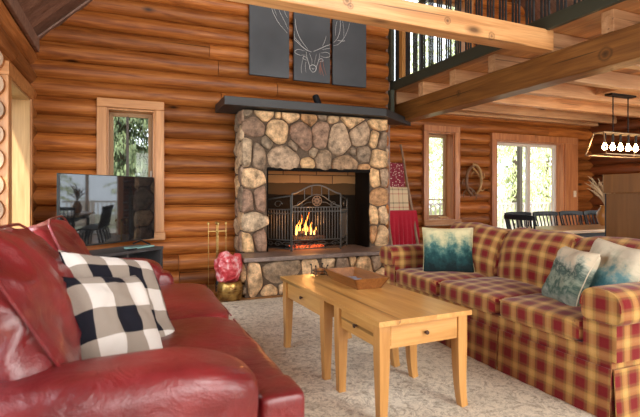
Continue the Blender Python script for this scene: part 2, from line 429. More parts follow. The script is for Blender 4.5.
# ------------------------------------------------------------------ the setting (x right along the fireplace wall, y into the room, metres)
def m_back(a, d, z): return (a, 5.70+d, z)
def m_dine(a, d, z): return (a, 6.25+d, z)
def m_left(a, d, z): return (-.89-d, a, z)
def m_right(a, d, z): return (8.30+d, a, z)
def m_rear(a, d, z): return (a, -3.4-d, z)
PITCH, RAD, Z0 = .198, .106, -.006
def roof_z(x): return 2.76+(x+.89)*.966 if x < 3.7 else 2.76+(8.29-x)*.966
def log_wall(name, mp, a0, a1, ztop, openings=(), mat='log_x', gable=False, zbase=-.006, step=.16, seed=1, open_ends=()):
    g = random.Random(seed); b = MB()
    k = 0
    while True:
        zc = zbase+PITCH*(k+.5)
        if zc > ztop: break
        lo, hi = a0, a1
        if gable:
            while lo < a1 and roof_z(lo) < zc-.10: lo += .02
            while hi > a0 and roof_z(hi) < zc-.10: hi -= .02
        if hi-lo < .1: k += 1; continue
        spans = [(lo, hi, 0, 0)]
        for (o0, o1, oz0, oz1) in openings:
            if zc+.06 > oz0 and zc-.06 < oz1:
                ns = []
                for (s0, s1, e0, e1) in spans:
                    if o0 >= s1 or o1 <= s0: ns.append((s0, s1, e0, e1)); continue
                    if o0-s0 > .03: ns.append((s0, o0, e0, 1))
                    if s1-o1 > .03: ns.append((o1, s1, 1, e1))
                spans = ns
        for (s0, s1, e0, e1) in spans:
            # butt joints
            cuts = [s0]
            if s1-s0 > 2.4:
                cuts.append(s0+(s1-s0)*g.uniform(.25, .75))
                if s1-s0 > 5: cuts.append(s0+(s1-s0)*g.uniform(.78, .92))
            cuts.append(s1)
            for q in range(len(cuts)-1):
                c0, c1 = cuts[q]+(.003 if q else 0), cuts[q+1]-(.003 if q < len(cuts)-2 else 0)
                i_end = e1
                rr = RAD*g.uniform(.975, 1.015); dz = g.uniform(-.003, .003); ph = g.uniform(0, 50); rnd = g.random()
                n = max(2, int((c1-c0)/step)); seg = 18; vs = []
                for i in range(n+1):
                    a = c0+(c1-c0)*i/n
                    r_ = rr
                    for w in range(seg):
                        an = 2*PI*w/seg
                        rk = r_*(1+.03*noise.noise(Vector((a*1.1+ph, math.cos(an)*.8, math.sin(an)*.8+k))))
                        if (i == 0 and q == 0 and e0) or (i == n and q == len(cuts)-2 and e1): rk *= .93
                        vs.append(mp(a, RAD-math.cos(an)*rk*1.0, zc+dz*math.cos(a*1.3+ph)+math.sin(an)*rk))
                fs = [(i*seg+w, (i+1)*seg+w, (i+1)*seg+(w+1)%seg, i*seg+(w+1)%seg) for i in range(n) for w in range(seg)]
                fs += [tuple(range(seg)), tuple(n*seg+w for w in range(seg-1, -1, -1))]
                b._a(vs, fs, rnd)
                if i_end and q == len(cuts)-2 or (e0 and q == 0): b.e2 += [len(b.f)-2, len(b.f)-1]
        k += 1
    o = b.obj(name, mat, smooth=50, mat2='log_end'); props(o, kind='structure'); return o
def log_wall2(*a, **k):
    o = log_wall(*a, **k); return o

# openings (a0,a1,z0,z1) = clear hole in the logs
W1 = (-.21, .30, .67, 2.08)          # window left of the fireplace
W2 = (4.50, 5.02, .70, 2.13)         # tall window right of the ladder
D1 = (5.92, 7.56, .0, 2.06)          # sliding door
W3 = (4.49, 5.37, .62, 2.06)         # window in left wall
D2 = (.6, 4.33, .0, 2.14)            # wide patio opening in left wall
D3 = (2.85, 4.45, .0, 2.00)          # sliding door in right wall
W4 = (3.72, 5.3, 2.85, 4.4)           # loft window
W5 = (5.9, 7.0, 2.95, 3.9)
W_ADD = (.3, 2.1, .6, 2.1)  # unseen opening in right wall, added for the dining fill lamp
W6 = (.2, 2.6, .5, 2.4); W7 = (3.3, 6.2, .5, 2.4); W8 = (1.9, 5.4, 3.0, 5.2)
log_wall('wall_back', m_back, -1.1, 3.44, 7.4, [W1], 'log_x', True, seed=3)
log_wall('wall_dining', m_dine, 3.50, 8.45, 7.2, [W2, D1, W4, W5], 'log_x', True, seed=5)
log_wall('wall_left', m_left, -3.5, 5.80, 2.76, [W3, D2], 'log_y', False, zbase=-.105, seed=9)
log_wall('wall_right', m_right, -3.5, 6.35, 2.76, [D3, W_ADD], 'log_red', False, zbase=-.105, seed=11, step=.4)
log_wall('wall_rear', m_rear, -1.1, 8.5, 7.3, [W6, W7, W8], 'log_x', True, seed=13, step=.6)
b = MB(); b.bb(3.42, 3.48, 5.74, 6.5, 0, 7.0)
props(b.obj('wall_return', 'roofboard', smooth=0), kind='structure')
# floor boards
b = MB(); g = random.Random(2); y = -3.7
while y < 6.55:
    x = -1.3
    while x < 8.7:
        L = g.uniform(1.0, 2.4); x1 = min(x+L, 8.7)
        b.bb(x+.001, x1-.001, y+.001, y+.119, -.04, 0, rnd=g.random()); x = x1
    y += .12
b.bb(-1.3, 8.7, -3.7, 6.55, -.12, -.041)
props(b.obj('floor', 'floorboard', smooth=0), kind='structure')
# roof slopes with boards
def roof(name, xa, xb):
    b = MB(); g = random.Random(4); y = -3.7
    while y < 6.7:
        za, zb = roof_z(xa), roof_z(xb)
        b._a([(xa,y,za),(xb,y,zb),(xb,y+.138,zb),(xa,y+.138,za),(xa,y,za+.05),(xb,y,zb+.05),(xb,y+.138,zb+.05),(xa,y+.138,za+.05)],
             [(0,3,2,1),(4,5,6,7),(0,1,5,4),(1,2,6,5),(2,3,7,6),(3,0,4,7)], g.random())
        y += .14
    b._a([(xa,-3.7,roof_z(xa)+.055),(xb,-3.7,roof_z(xb)+.055),(xb,6.7,roof_z(xb)+.055),(xa,6.7,roof_z(xa)+.055),(xa,-3.7,roof_z(xa)+.2),(xb,-3.7,roof_z(xb)+.2),(xb,6.7,roof_z(xb)+.2),(xa,6.7,roof_z(xa)+.2)],
             [(0,3,2,1),(4,5,6,7),(0,1,5,4),(1,2,6,5),(2,3,7,6),(3,0,4,7)])
    o = b.obj(name, 'roofboard', smooth=0); props(o, kind='structure')
roof('ceiling_left_slope', -1.25, 3.7); roof('ceiling_right_slope', 3.7, 8.65)
# trim board where left wall meets the roof
b = MB(); b.bb(-.90, -.86, -3.4, 5.70, 2.62, 2.76)
props(b.obj('trim_1', 'roofboard', smooth=0, bevel=.008), kind='structure')

def mbox(b, mp, a0, a1, d0, d1, z0, z1, rnd=.5):
    p = mp(a0, d0, z0); q = mp(a1, d1, z1)
    b.bb(min(p[0],q[0]), max(p[0],q[0]), min(p[1],q[1]), max(p[1],q[1]), min(p[2],q[2]), max(p[2],q[2]), rnd)
def window(name, mp, op, tw=.10, depth=.24, mull=(), sash='sash', trim='trim_z', sashw=.045, floor=False, label=None, glassd=None, sill=True, mullw=.03, mullmat='sash_dark', rails=(), trimd=.035, tw2=None, reveal=None, lining=True):
    reveal = reveal or trim
    tw2 = tw2 or tw
    a0, a1, z0, z1 = op
    e = thing(name, None, None, mp((a0+a1)/2, 0, z0), kind='structure')
    b = MB()
    mbox(b, mp, a0-tw, a0, -trimd, .10, z0 if not floor else 0, z1, .4); mbox(b, mp, a1, a1+tw2, -trimd, .10, z0 if not floor else 0, z1, .6)
    o = b.obj('window_trim', trim, e, 0, bevel=.004)
    b = MB(); mbox(b, mp, a0-tw, a1+tw2, -trimd-.004, .10, z1+.0015, z1+tw, .5)
    o = b.obj('head_trim', 'trim_h' if trim != 'trim_red' else trim, e, 0, bevel=.004)
    b = MB()   # reveal lining
    mbox(b, mp, a0, a0+.02, .0, depth, z0, z1, .3); mbox(b, mp, a1-.02, a1, .0, depth, z0, z1, .8); mbox(b, mp, a0+.021, a1-.021, .0, depth, z1-.02, z1-.001, .5)
    if not floor: mbox(b, mp, a0+.021, a1-.021, 0, depth, z0+.001, z0+.02, .5)
    b.obj('reveal', reveal, e, 0) if lining else None
    if not floor and sill:
        b = MB(); mbox(b, mp, a0-tw-.01, a1+tw+.01, -.06, .0, z0-.09, z0-.001, .5); b.obj('window_sill', 'trim_h', e, 0, bevel=.004)
    gd = glassd if glassd is not None else depth-.05
    b = MB()
    i0, i1, j0, j1 = a0+.021, a1-.021, z0+(.021 if not floor else .02), z1-.021
    mbox(b, mp, i0, i0+sashw, gd-.02, gd+.03, j0, j1); mbox(b, mp, i1-sashw, i1, gd-.02, gd+.03, j0, j1)
    mbox(b, mp, i0+sashw, i1-sashw, gd-.02, gd+.03, j0, j0+sashw); mbox(b, mp, i0+sashw, i1-sashw, gd-.02, gd+.03, j1-sashw, j1)
    b.obj('sash', sash, e, 0, bevel=.003)
    if mull or rails:
        b = MB()
        for (m, w) in mull: mbox(b, mp, m-w/2, m+w/2, gd-.025, gd+.032, j0+sashw, j1-sashw)
        for (m, w) in rails: mbox(b, mp, i0+sashw, i1-sashw, gd-.015, gd+.022, m-w/2, m+w/2)
        b.obj('mullion', mullmat, e, 0)
    b = MB(); mbox(b, mp, i0+sashw*.5, i1-sashw*.5, gd, gd+.005, j0+.01, j1-.01); b.obj('pane', 'glass', e, 0)
    return e
window('window_1', m_back, W1, mull=[(.005, .03)], rails=[(.9,.02)])
window('window_2', m_dine, W2, trim='trim_red', rails=[(1.02,.02)], mullmat='sash')
window('door_1', m_dine, D1, tw=.115, trim='trim_red', sash='sash_white', tw2=.33, mull=[(6.84, .07)], mullmat='sash_white', floor=True, depth=.26, glassd=.17, sashw=.05)
window('window_3', m_left, W3, tw=.115, tw2=.07, trim='trim_z', reveal='trim_pale', trimd=.015, depth=.24)
window('door_2', m_left, D2, tw=.05, trim='trim_pale', sash='sash_white', mull=[(1.8,.08),(3.0,.08)], mullmat='sash_white', floor=True, depth=.42, glassd=.36, trimd=-.24, lining=False)
window('door_3', m_right, D3, tw=.11, trim='trim_red', sash='sash_white', mull=[(3.65,.08)], mullmat='sash_white', floor=True)
window('window_4', m_dine, W4, mull=[(4.5,.05)]); window('window_5', m_dine, W5)
window('window_6', m_rear, W6, mull=[(1.4,.06)]); window('window_7', m_rear, W7, mull=[(4.75,.06)]); window('window_8', m_rear, W8, mull=[(3.65,.08)], sill=False)
b = MB()
b._a([(-.89,5.655,2.735),(3.7,5.655,7.17),(3.7,5.73,7.17),(-.89,5.73,2.735),(-.89,5.655,2.765),(3.7,5.655,7.2),(3.7,5.73,7.2),(-.89,5.73,2.765)],[(0,3,2,1),(4,5,6,7),(0,1,5,4),(1,2,6,5),(2,3,7,6),(3,0,4,7)])
props(b.obj('trim_3', 'roofboard', None, 0), kind='structure')
window('window_added', m_right, W_ADD, trim='trim_red', mull=[(1.2,.05)])  # added window out of view, goes with the dining fill lamp
# window_1 crank handle
b = MB(); b.box((.266, 5.84, 1.35), (.018,.03,.07)); b.obj('window_latch', 'sash_white', bpy.data.objects['window_1'], 0, bevel=.004)
b = MB(); b.box((4.82, 6.28, .735), (.16,.05,.025)); b.obj('window_crank', 'pine', bpy.data.objects['window_2'], 0, bevel=.006)

# ------------------------------------------------------------------ structural timber
b = MB(); b.bb(3.60, 3.80, -3.3, 6.23, 2.15, 2.415, .55)
o = b.obj('loft_girder', 'beam_y', None, 0, bevel=.012)
props(o, 'heavy brown timber girder running from the dining wall toward the viewer under the loft joists', 'beam')
b = MB(); b.prism([(-.88,3.08,2.476),(3.60,3.08,2.42),(3.60,3.08,2.605),(-.88,3.08,2.66)], (0,1,0), .16, .6)
o = b.obj('tie_beam', 'beam_x', None, 0, bevel=.01)
props(o, 'long honey-coloured squared pine beam spanning the room in front of the artwork', 'beam')
ys = [-2.68, -2.03, -1.38, -.73, -.08, .57, 1.22, 1.87, 2.52, 3.165-.055, 3.815, 4.464, 5.11, 5.76, 6.12]
jl = ['at the near end of the loft', 'carrying the pendant lamp canopy', 'next to the dining wall']
lab = {3.165-.055:'pale pine loft joist continuing in line behind the long honey beam', 2.52:'pale pine loft joist with a squared end at the top right of the view', 3.815:'pale pine loft joist first behind the long honey beam',
       4.464:'pale pine loft joist second behind the long honey beam', 5.11:'pale pine loft joist third behind the long honey beam',
       5.76:'pale pine loft joist ending above the right tip of the black mantel shelf', 6.12:'pale pine loft joist lying right against the dining wall'}
proto = None
for i, y in enumerate(ys):
    x0 = 3.603
    w = .11
    z0, z1 = 2.418, 2.60
    b = MB(); b.bb(x0, 8.32, y, y+w, z0, z1, g.random())
    o = b.obj('loft_joist', 'joist', None, 0, bevel=.008)
    props(o, lab.get(y, 'pine loft joist overhead, out of sight toward the near end of the room'), 'joist', 'joists under the loft floor')
b = MB(); x = 3.55
while x < 8.4:
    b.bb(x, min(x+.128, 8.4), -3.3, 6.24, 2.602, 2.64, g.random()); x += .13
props(b.obj('loft_floor', 'deckboard', None, 0), kind='structure')
b = MB(); b.bb(3.50, 3.545, -3.3, 6.2, 2.595, 2.715)
props(b.obj('trim_2', 'fascia_green', None, 0, bevel=.006), kind='structure')
b = MB(); b.bb(6.0, 6.8, 3.93, 4.46, 2.49, 2.60)
props(b.obj('trim_4', 'joist', None, 0), kind='structure')
b = MB(); b.bb(3.442, 3.50, 5.655, 5.739, 2.16, 2.59)
b.bb(3.442, 3.50, 5.655, 5.739, 2.72, 6.8)
props(b.obj('trim_5', 'fascia_green', None, 0), kind='structure')
# loft railing
e = thing('loft_railing', 'dark metal railing of thin upright balusters along the edge of the loft', 'railing', (3.52, 2, 2.715))
b = MB(); b.bb(3.49, 3.55, -3.3, 6.2, 3.56, 3.61); b.obj('top_rail', 'fascia_green', e, 0, bevel=.006)
b = MB(); b.bb(3.507, 3.537, -3.3, 6.2, 2.716, 2.722); b.obj('bottom_rail', 'fascia_green', e, 0)
b = MB(); b.bb(3.50, 3.54, 5.88, 5.95, 2.723, 3.559); b.obj('post', 'fascia_green', e, 0)
b = MB(); b.bb(3.49, 3.55, 5.44, 5.51, 2.723, 3.558); b.obj('post', 'pine_z', e, 0)
y = 5.82; k = 0; bars = []
rest = MB()
while y > -3.2:
    if not (5.40 < y < 5.55):
        if k < 95:
            if not bars:
                b = MB(); b.bb(-.008, .008, -.008, .008, 2.723, 3.558)
                o = b.obj('baluster', 'baluster', e, 0); bars.append(o)
            else:
                o = bars[0].copy(); COL.objects.link(o)
            o.location = (3.522, y, 0); k += 1
        else: rest.bb(3.511, 3.533, y-.011, y+.011, 2.723, 3.558)
    y -= .040 if (k % 3) else .092
o = rest.obj('far_baluster_row', 'baluster', e, 0); o['kind'] = 'stuff'

# ------------------------------------------------------------------ outside
b = MB(); b._a([(-40,-40,-.6),(40,-40,-.6),(40,40,-.6),(-40,40,-.6)], [(0,1,2,3)])
props(b.obj('ground', 'ground_mat', smooth=0), kind='structure')
b = MB()
for i in range(17): b.bb(4.2, 11.6, 6.62+i*.145, 6.62+i*.145+.138, -.06, -.02, g.random())
for i in range(20): b.bb(8.62, 11.6, 6.6-(i+1)*.145*1.5, 6.6-(i+1)*.145*1.5+.208, -.06, -.02, g.random())
props(b.obj('deck', 'grey_deck', smooth=0), kind='structure')
def railing(p0, p1, label):
    p0, p1 = Vector(p0), Vector(p1); L = (p1-p0).length; d = (p1-p0)/L
    e = thing('deck_railing', label, 'railing', tuple(p0))
    def bx(o, t, w, z0, z1):
        c = p0+d*t; rot = Matrix.Rotation(math.atan2(d.y, d.x), 3, 'Z')
        o.box((c.x, c.y, (z0+z1)/2), (w, .045, z1-z0), rot=rot)
    b = MB(); bx(b, L/2, L, .86, .91); b.obj('top_rail', 'grey_deck', e, 0)
    b = MB(); bx(b, L/2, L, .08, .13); b.obj('bottom_rail', 'grey_deck', e, 0)
    b = MB()
    n = int(L/.13)
    for i in range(1, n): bx(b, L*i/n, .03, .131, .859)
    o = b.obj('spindle_row', 'sash_white', e, 0); o['kind'] = 'stuff'
railing((4.3,8.95,-.02), (11.5,8.95,-.02), 'pale deck railing outside the sliding glass door')
railing((11.5,8.9,-.02), (11.5,2.5,-.02), 'pale deck railing outside the right wall, mirrored in the television')
for (x, y, s_) in ((9.05, 8.75, 'left'), (10.25, 8.75, 'right')):
    b = MB(); b.bb(x-.05, x+.05, y-.05, y+.05, -.02, 3.2)
    props(b.obj('porch_post', 'sash_dark', smooth=0, bevel=.01), 'dark porch post seen through the %s pane of the sliding glass door' % s_, 'post')
# adirondack-like deck chair mirrored in the television
e = thing('deck_chair', 'slatted deck chair outside the right wall, mirrored in the television', 'chair', (10.0, 3.3, -.02))
b = MB()
for i in range(5): b.box((10.0+.35, 3.06+i*.12, .55), (.03,.10,.8), rot=Matrix.Rotation(R(18), 3, 'Y'))
b.obj('backrest', 'grey_deck', e, 0)
b = MB()
for i in range(5): b.box((9.75+i*.11, 3.3, .28+i*-.02), (.09,.56,.02))
b.obj('seat', 'grey_deck', e, 0)
for sx in (-.3, .3):
    for sy in (-.3, .3):
        b = MB(); b.box((10.0+sx, 3.3+sy, .21), (.06,.03,.46)); b.obj('leg', 'grey_deck', e, 0)

def conifer(name, h, r, seed, mat, dens=1., trunk=.14):
    g = random.Random(seed)
    e = thing(name, None, None, (0,0,0))
    b = MB(); b.tube([(0,0,-.7),(0,0,h*.5),(0,0,h)], [trunk, trunk*.6, .02], 8); b.obj('trunk', 'bark', e)
    b = MB(); nb = int(h*26*dens)
    for i in range(nb):
        z = g.uniform(.3, h*.98); rr = r*(1-z/h)**.8*g.uniform(.6, 1.1)+.1; an = g.uniform(0, 2*PI)
        dx, dy = math.cos(an), math.sin(an)
        nq = max(6, int(rr*34))
        for q in range(nq):
            t = (q+g.random())/nq; px = rr*t; pz = z-px*.35+g.uniform(-.05,.05)
            off = g.uniform(-1, 1)*.25*(1-t*.4)*min(1, rr)
            c = Vector((dx*px-dy*off, dy*px+dx*off, pz))
            s = g.uniform(.03, .065)
            a = Vector((g.uniform(-1,1), g.uniform(-1,1), g.uniform(-.3,.3))).normalized()*s*.55
            d = Vector((g.uniform(-.4,.4)+dx*.4, g.uniform(-.4,.4)+dy*.4, -1)).normalized()*s*2.2
            b._a([c-a, c+a, c+a*.4+d, c-a*.4+d], [(0,1,2,3)], g.random())
    b.obj('foliage', mat, e, 0)
    return e
def plant(proto, spots, group):
    for i, (x, y, s, rz, lab) in enumerate(spots):
        o = proto if i == 0 else copy_tree(proto)
        o.location = (x, y, 0); o.scale = (s, s, s); o.rotation_euler = (0, 0, rz)
        props(o, lab, 'tree', group)
p1 = conifer('conifer_tree', 9, 2.0, 3, 'needles', 2.6)
plant(p1, [(-.1, 9.7, .8, 0, 'green conifer with hanging boughs behind the television window'),
           (1.15, 12.0, .9, 2, 'green conifer farther right behind the television window'),
           (-2.4, 12.6, .9, 4, 'green conifer at the left edge of the television window view'),
           (-.3, 15.8, 1.1, 4, 'green conifer standing behind the other two in the television window view'),
           (-5.5, 6.5, 1, 1, 'green conifer outside the left wall'), ], 'dark conifers outside')
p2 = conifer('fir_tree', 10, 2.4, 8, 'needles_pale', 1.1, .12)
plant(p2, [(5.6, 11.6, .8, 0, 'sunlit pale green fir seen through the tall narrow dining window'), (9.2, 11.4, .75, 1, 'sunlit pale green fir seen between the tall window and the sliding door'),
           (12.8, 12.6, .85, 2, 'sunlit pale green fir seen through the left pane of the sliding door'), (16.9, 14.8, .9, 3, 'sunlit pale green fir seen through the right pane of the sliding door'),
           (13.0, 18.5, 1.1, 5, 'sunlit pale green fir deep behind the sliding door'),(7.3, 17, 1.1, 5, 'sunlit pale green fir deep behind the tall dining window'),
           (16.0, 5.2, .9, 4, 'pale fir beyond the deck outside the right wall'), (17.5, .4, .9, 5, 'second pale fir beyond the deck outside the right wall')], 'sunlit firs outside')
# ------------------------------------------------------------------ fireplace
TOP = [(1.48,2.03,.25,.13,'t'),(1.65,2.04,.07,.08,'t'),(1.81,2.03,.21,.15,'t'),(2.05,2.02,.2,.16,'b'),(2.22,2.05,.12,.08,'g'),(2.37,2.04,.14,.12,'t'),(2.65,2.02,.33,.14,'t'),(3.01,2.01,.28,.15,'t'),(1.30,2.05,.1,.08,'g'),
(1.37,1.9,.25,.23,'m'),(1.65,1.85,.27,.31,'t'),(1.93,1.81,.3,.45,'m'),(2.2,1.85,.22,.4,'m'),(2.45,1.8,.27,.48,'p'),(2.74,1.88,.3,.3,'p'),(2.95,1.83,.12,.24,'t'),(3.07,1.8,.11,.21,'g'),
(1.27,1.59,.14,.3,'p'),(1.42,1.58,.16,.33,'g'),(1.52,1.71,.12,.18,'g'),(1.73,1.56,.37,.27,'p'),(1.84,1.71,.09,.18,'g'),(2.11,1.62,.09,.13,'p'),(2.03,1.49,.17,.13,'t'),(2.24,1.55,.21,.24,'g'),
(2.54,1.52,.36,.19,'g'),(2.63,1.65,.11,.09,'g'),(2.79,1.62,.19,.2,'g'),(2.80,1.46,.17,.08,'b'),(3.03,1.57,.22,.24,'t'),
(1.32,1.29,.31,.22,'t'),(1.27,1.03,.16,.27,'m'),(1.43,1.05,.13,.31,'m'),(1.33,.79,.32,.22,'p'),(1.27,.53,.16,.24,'t'),(1.43,.56,.13,.29,'m'),
(2.96,1.32,.12,.24,'t'),(3.09,1.33,.1,.24,'p'),(3.03,1.07,.24,.22,'b'),(2.95,.84,.12,.23,'t'),(3.08,.85,.11,.21,'t'),(3.06,.56,.18,.24,'t'),(2.94,.60,.09,.2,'b')]
HEARTH = [(1.27,.19,.16,.32,'t'),(1.57,.25,.44,.22,'g'),(1.43,.06,.17,.11,'t'),(1.60,.07,.13,.13,'t'),(1.90,.29,.19,.18,'t'),(1.77,.08,.18,.16,'p'),(1.98,.09,.21,.16,'m'),(2.13,.33,.15,.11,'t'),(2.31,.30,.19,.18,'g'),
(2.21,.14,.19,.17,'t'),(2.43,.32,.08,.13,'t'),(2.40,.10,.17,.17,'p'),(2.57,.27,.24,.24,'t'),(2.75,.31,.13,.18,'p'),(2.85,.14,.19,.15,'t'),(2.63,.06,.24,.12,'b'),(2.93,.30,.16,.17,'t'),(3.10,.28,.15,.22,'p'),(3.08,.09,.18,.14,'t')]
CI = {'t': (.0, .30), 'p': (.34, .45), 'm': (.5, .6), 'g': (.62, .78), 'b': (.88, 1.)}
def clip(poly, n, d):
    out = []
    for i in range(len(poly)):
        p, q = poly[i], poly[(i+1) % len(poly)]
        sp, sq = p[0]*n[0]+p[1]*n[1]-d, q[0]*n[0]+q[1]*n[1]-d
        if sp <= 0: out.append(p)
        if (sp < 0 < sq) or (sq < 0 < sp):
            t = sp/(sp-sq); out.append((p[0]+(q[0]-p[0])*t, p[1]+(q[1]-p[1])*t))
    return out
def stones(b, cells, bounds, mp, seed=1, gap=.007, over=1.22, dep=.05):
    """rounded field stones filling a wall face: cells (centre a, centre z, width, height, tint)"""
    g = random.Random(seed)
    for i, (cx, cz, w, h, t) in enumerate(cells):
        # start from an irregular superellipse a bit larger than the stone
        poly = []; ph = g.uniform(0, 6)
        for k in range(20):
            q = 2*PI*k/20; c_, s_ = math.cos(q), math.sin(q)
            m = (abs(c_)**2.6+abs(s_)**2.6)**(-1/2.6)*(1+.07*math.sin(q*2+ph)+.05*math.sin(3*q+ph*2))
            poly.append((cx+c_*m*w/2*over, cz+s_*m*h/2*over))
        def rad(c, n): return 1/math.hypot(n[0]/(c[2]/2), n[1]/(c[3]/2))
        for j, c2 in enumerate(cells):
            if j == i: continue
            dx, dz = c2[0]-cx, c2[1]-cz; L = math.hypot(dx, dz)
            if L > .6: continue
            n = (dx/L, dz/L); ri, rj = rad(cells[i], n), rad(c2, n)
            dd = L*ri/(ri+rj)-gap
            poly = clip(poly, n, n[0]*cx+n[1]*cz+dd)
            if len(poly) < 3: break
        for (n, d) in (((1,0), bounds[1]), ((-1,0), -bounds[0]), ((0,1), bounds[3]), ((0,-1), -bounds[2])):
            if len(poly) >= 3: poly = clip(poly, n, d-.004)
        if len(poly) < 3: continue
        for _ in range(2):
            poly = [pt for k in range(len(poly)) for pt in ((poly[k][0]*.8+poly[(k+1)%len(poly)][0]*.2, poly[k][1]*.8+poly[(k+1)%len(poly)][1]*.2), (poly[k][0]*.2+poly[(k+1)%len(poly)][0]*.8, poly[k][1]*.2+poly[(k+1)%len(poly)][1]*.8))]
        mx = sum(p[0] for p in poly)/len(poly); mz = sum(p[1] for p in poly)/len(poly)
        D = dep*g.uniform(.75, 1.2); rings = [(1., -.01), (1.0, .25), (.94, .62), (.82, .86), (.55, .98), (.25, 1.03)]
        vs = []; tx, tz = g.uniform(-.12, .12), g.uniform(-.12, .12)
        for (s_, q) in rings:
            for (px, pz) in poly:
                ax, az = mx+(px-mx)*s_, mz+(pz-mz)*s_
                dd = D*q if q > 0 else -.01
                if q > .3: dd += noise.noise(Vector((ax*14, az*14, i)))*.012+((ax-mx)*tx+(az-mz)*tz)
                vs.append(mp(ax, -dd, az))
        vs.append(mp(mx, -D*1.05, mz)); N = len(poly)
        fs = [(r*N+k, r*N+(k+1)%N, (r+1)*N+(k+1)%N, (r+1)*N+k) for r in range(len(rings)-1) for k in range(N)]
        fs += [(5*N+k, 5*N+(k+1)%N, 6*N) for k in range(N)]
        lo, hi = CI[t]
        b._a(vs, fs, g.uniform(lo, hi))
fp = thing('fireplace', 'massive fieldstone fireplace with a raised hearth in the middle of the log wall', 'fireplace', (2.2, 5.3, 0))
X0, X1, YF, YB = 1.215, 3.155, 5.275, 5.69
b = MB()
b.bb(X0+.02, 1.52, YF, YB, 0, 1.415); b.bb(2.885, X1-.02, YF, YB, 0, 1.415); b.bb(X0+.02, X1-.02, YF, YB, 1.415, 2.09)
b.bb(1.12+.04, 3.26, 4.86, YF, 0, .385); 
b.obj('mortar_core', 'mortar', fp, 0)
b = MB()
stones(b, TOP, (X0, X1, .43, 2.09), lambda a, d, z: (a, YF+d, z), 3)
stones(b, HEARTH, (1.165, 3.25, .0, .385), lambda a, d, z: (a, 4.86+d, z), 5)
g2 = random.Random(12)
side = [(5.36+.0, z, .17, g2.uniform(.18,.28), g2.choice('tpmg')) for z in (.55,.8,1.06,1.32,1.6,1.85,2.02)]+[(5.53, z, .17, g2.uniform(.18,.28), g2.choice('tpmg')) for z in (.5,.72,.95,1.2,1.45,1.72,1.96)]
stones(b, side, (5.25, 5.69, .43, 2.09), lambda a, d, z: (X0+.02+d, a, z), 6, dep=.028)
stones(b, side, (5.25, 5.69, .43, 2.09), lambda a, d, z: (X1-.02-d, a, z), 8, dep=.028)
hs = [(4.98,.26,.2,.22,'t'),(4.97,.08,.2,.12,'g'),(5.16,.2,.17,.3,'p')]
stones(b, hs, (4.84, 5.27, 0, .385), lambda a, d, z: (1.16+d, a, z), 7)
b.obj('stonework', 'field_stone', fp, 50)
b = MB(); b.bb(1.135, 3.27, 4.80, 5.255, .386, .433); b.bb(1.535, 2.87, 5.255, 5.66, .386, .425)
b.obj('hearth_slab', 'hearth_slab', fp, 0, bevel=.008)
b = MB(); b.bb(1.535, 2.87, 5.64, 5.665, .425, 1.41); b.obj('fireback', 'firebrick', fp, 0)
b = MB(); b.bb(1.521, 1.534, 5.26, 5.665, .425, 1.41); b.bb(2.871, 2.884, 5.26, 5.665, .425, 1.41); b.bb(1.521,2.884,5.28,5.665,1.411,1.414)
b.obj('firebox_lining', 'soot', fp, 0)
b = MB(); b.bb(1.522, 2.883, 5.236, 5.262, 1.385, 1.425); b.obj('lintel', 'soot', fp, 0)
# mantel shelf with its clipped right end
b = MB(); b.prism([(.99,5.11,2.10),(3.05,5.11,2.10),(3.80,5.69,2.10),(.99,5.69,2.10)], (0,0,1), .098)
props(b.obj('mantel_shelf', 'black_shelf', None, 0, bevel=.005), 'long black mantel shelf with a clipped right end above the stones', 'shelf')
# little black speaker on the mantel
e = thing('webcam', 'small black cylinder tilted on a round foot on the mantel shelf', 'camera', (2.19, 5.36, 2.199))
b = MB(); b.lathe([(.045,0),(.045,.008),(.012,.014),(.012,.03)], (2.19,5.36,2.1995)); b.obj('base', 'black_metal', e)
b = MB(); b.tube([(2.205,5.34,2.235),(2.175,5.37,2.335),(2.172,5.373,2.345)], [.042,.042,.034], 14); b.obj('barrel', 'black_paint', e)

# fire grate, logs, flames
e = thing('fire_grate', 'black iron grate holding the glowing firewood inside the fireplace', 'grate', (2.12, 5.46, .4255))
b = MB()
for i in range(7): b.box((1.88+i*.075, 5.46, .50), (.014,.26,.014))
for y in (5.36, 5.56): b.box((2.105, y, .488), (.48,.014,.012))
b.obj('grate_bars', 'black_metal', e, 0)
for sx in (1.9, 2.31):
    for sy in (5.36, 5.56):
        b = MB(); b.box((sx, sy, .454), (.014,.014,.056)); b.obj('leg', 'black_metal', e, 0)
b = MB(); b.puffy((2.10,5.47,.458), (.44,.22,.04), 3, 10, wob=.02, ws=20)
props(b.obj('embers', 'ember'), 'bed of red embers glowing under the burning logs', 'embers', None, 'stuff')
for (p, q, r_, l) in (((1.90,5.42,.545),(2.31,5.40,.555),.036,'front burning log lying across the grate'), ((1.93,5.53,.548),(2.30,5.56,.552),.04,'rear burning log lying across the grate'), ((1.97,5.44,.618),(2.26,5.52,.625),.034,'short burning log laid on top of the other two')):
    b = MB(); P0, P1 = Vector(p), Vector(q); b.tube([P0.lerp(P1, t/6)+Vector((0,noise.noise(Vector((t,r_*90,0)))*.008,0)) for t in range(7)], [r_*(1+.08*noise.noise(Vector((t*2.,r_*50,3)))) for t in range(7)], 10)
    props(b.obj('burning_log', 'firewood'), l, 'firewood', 'logs in the fire')
b = MB(); g = random.Random(21)
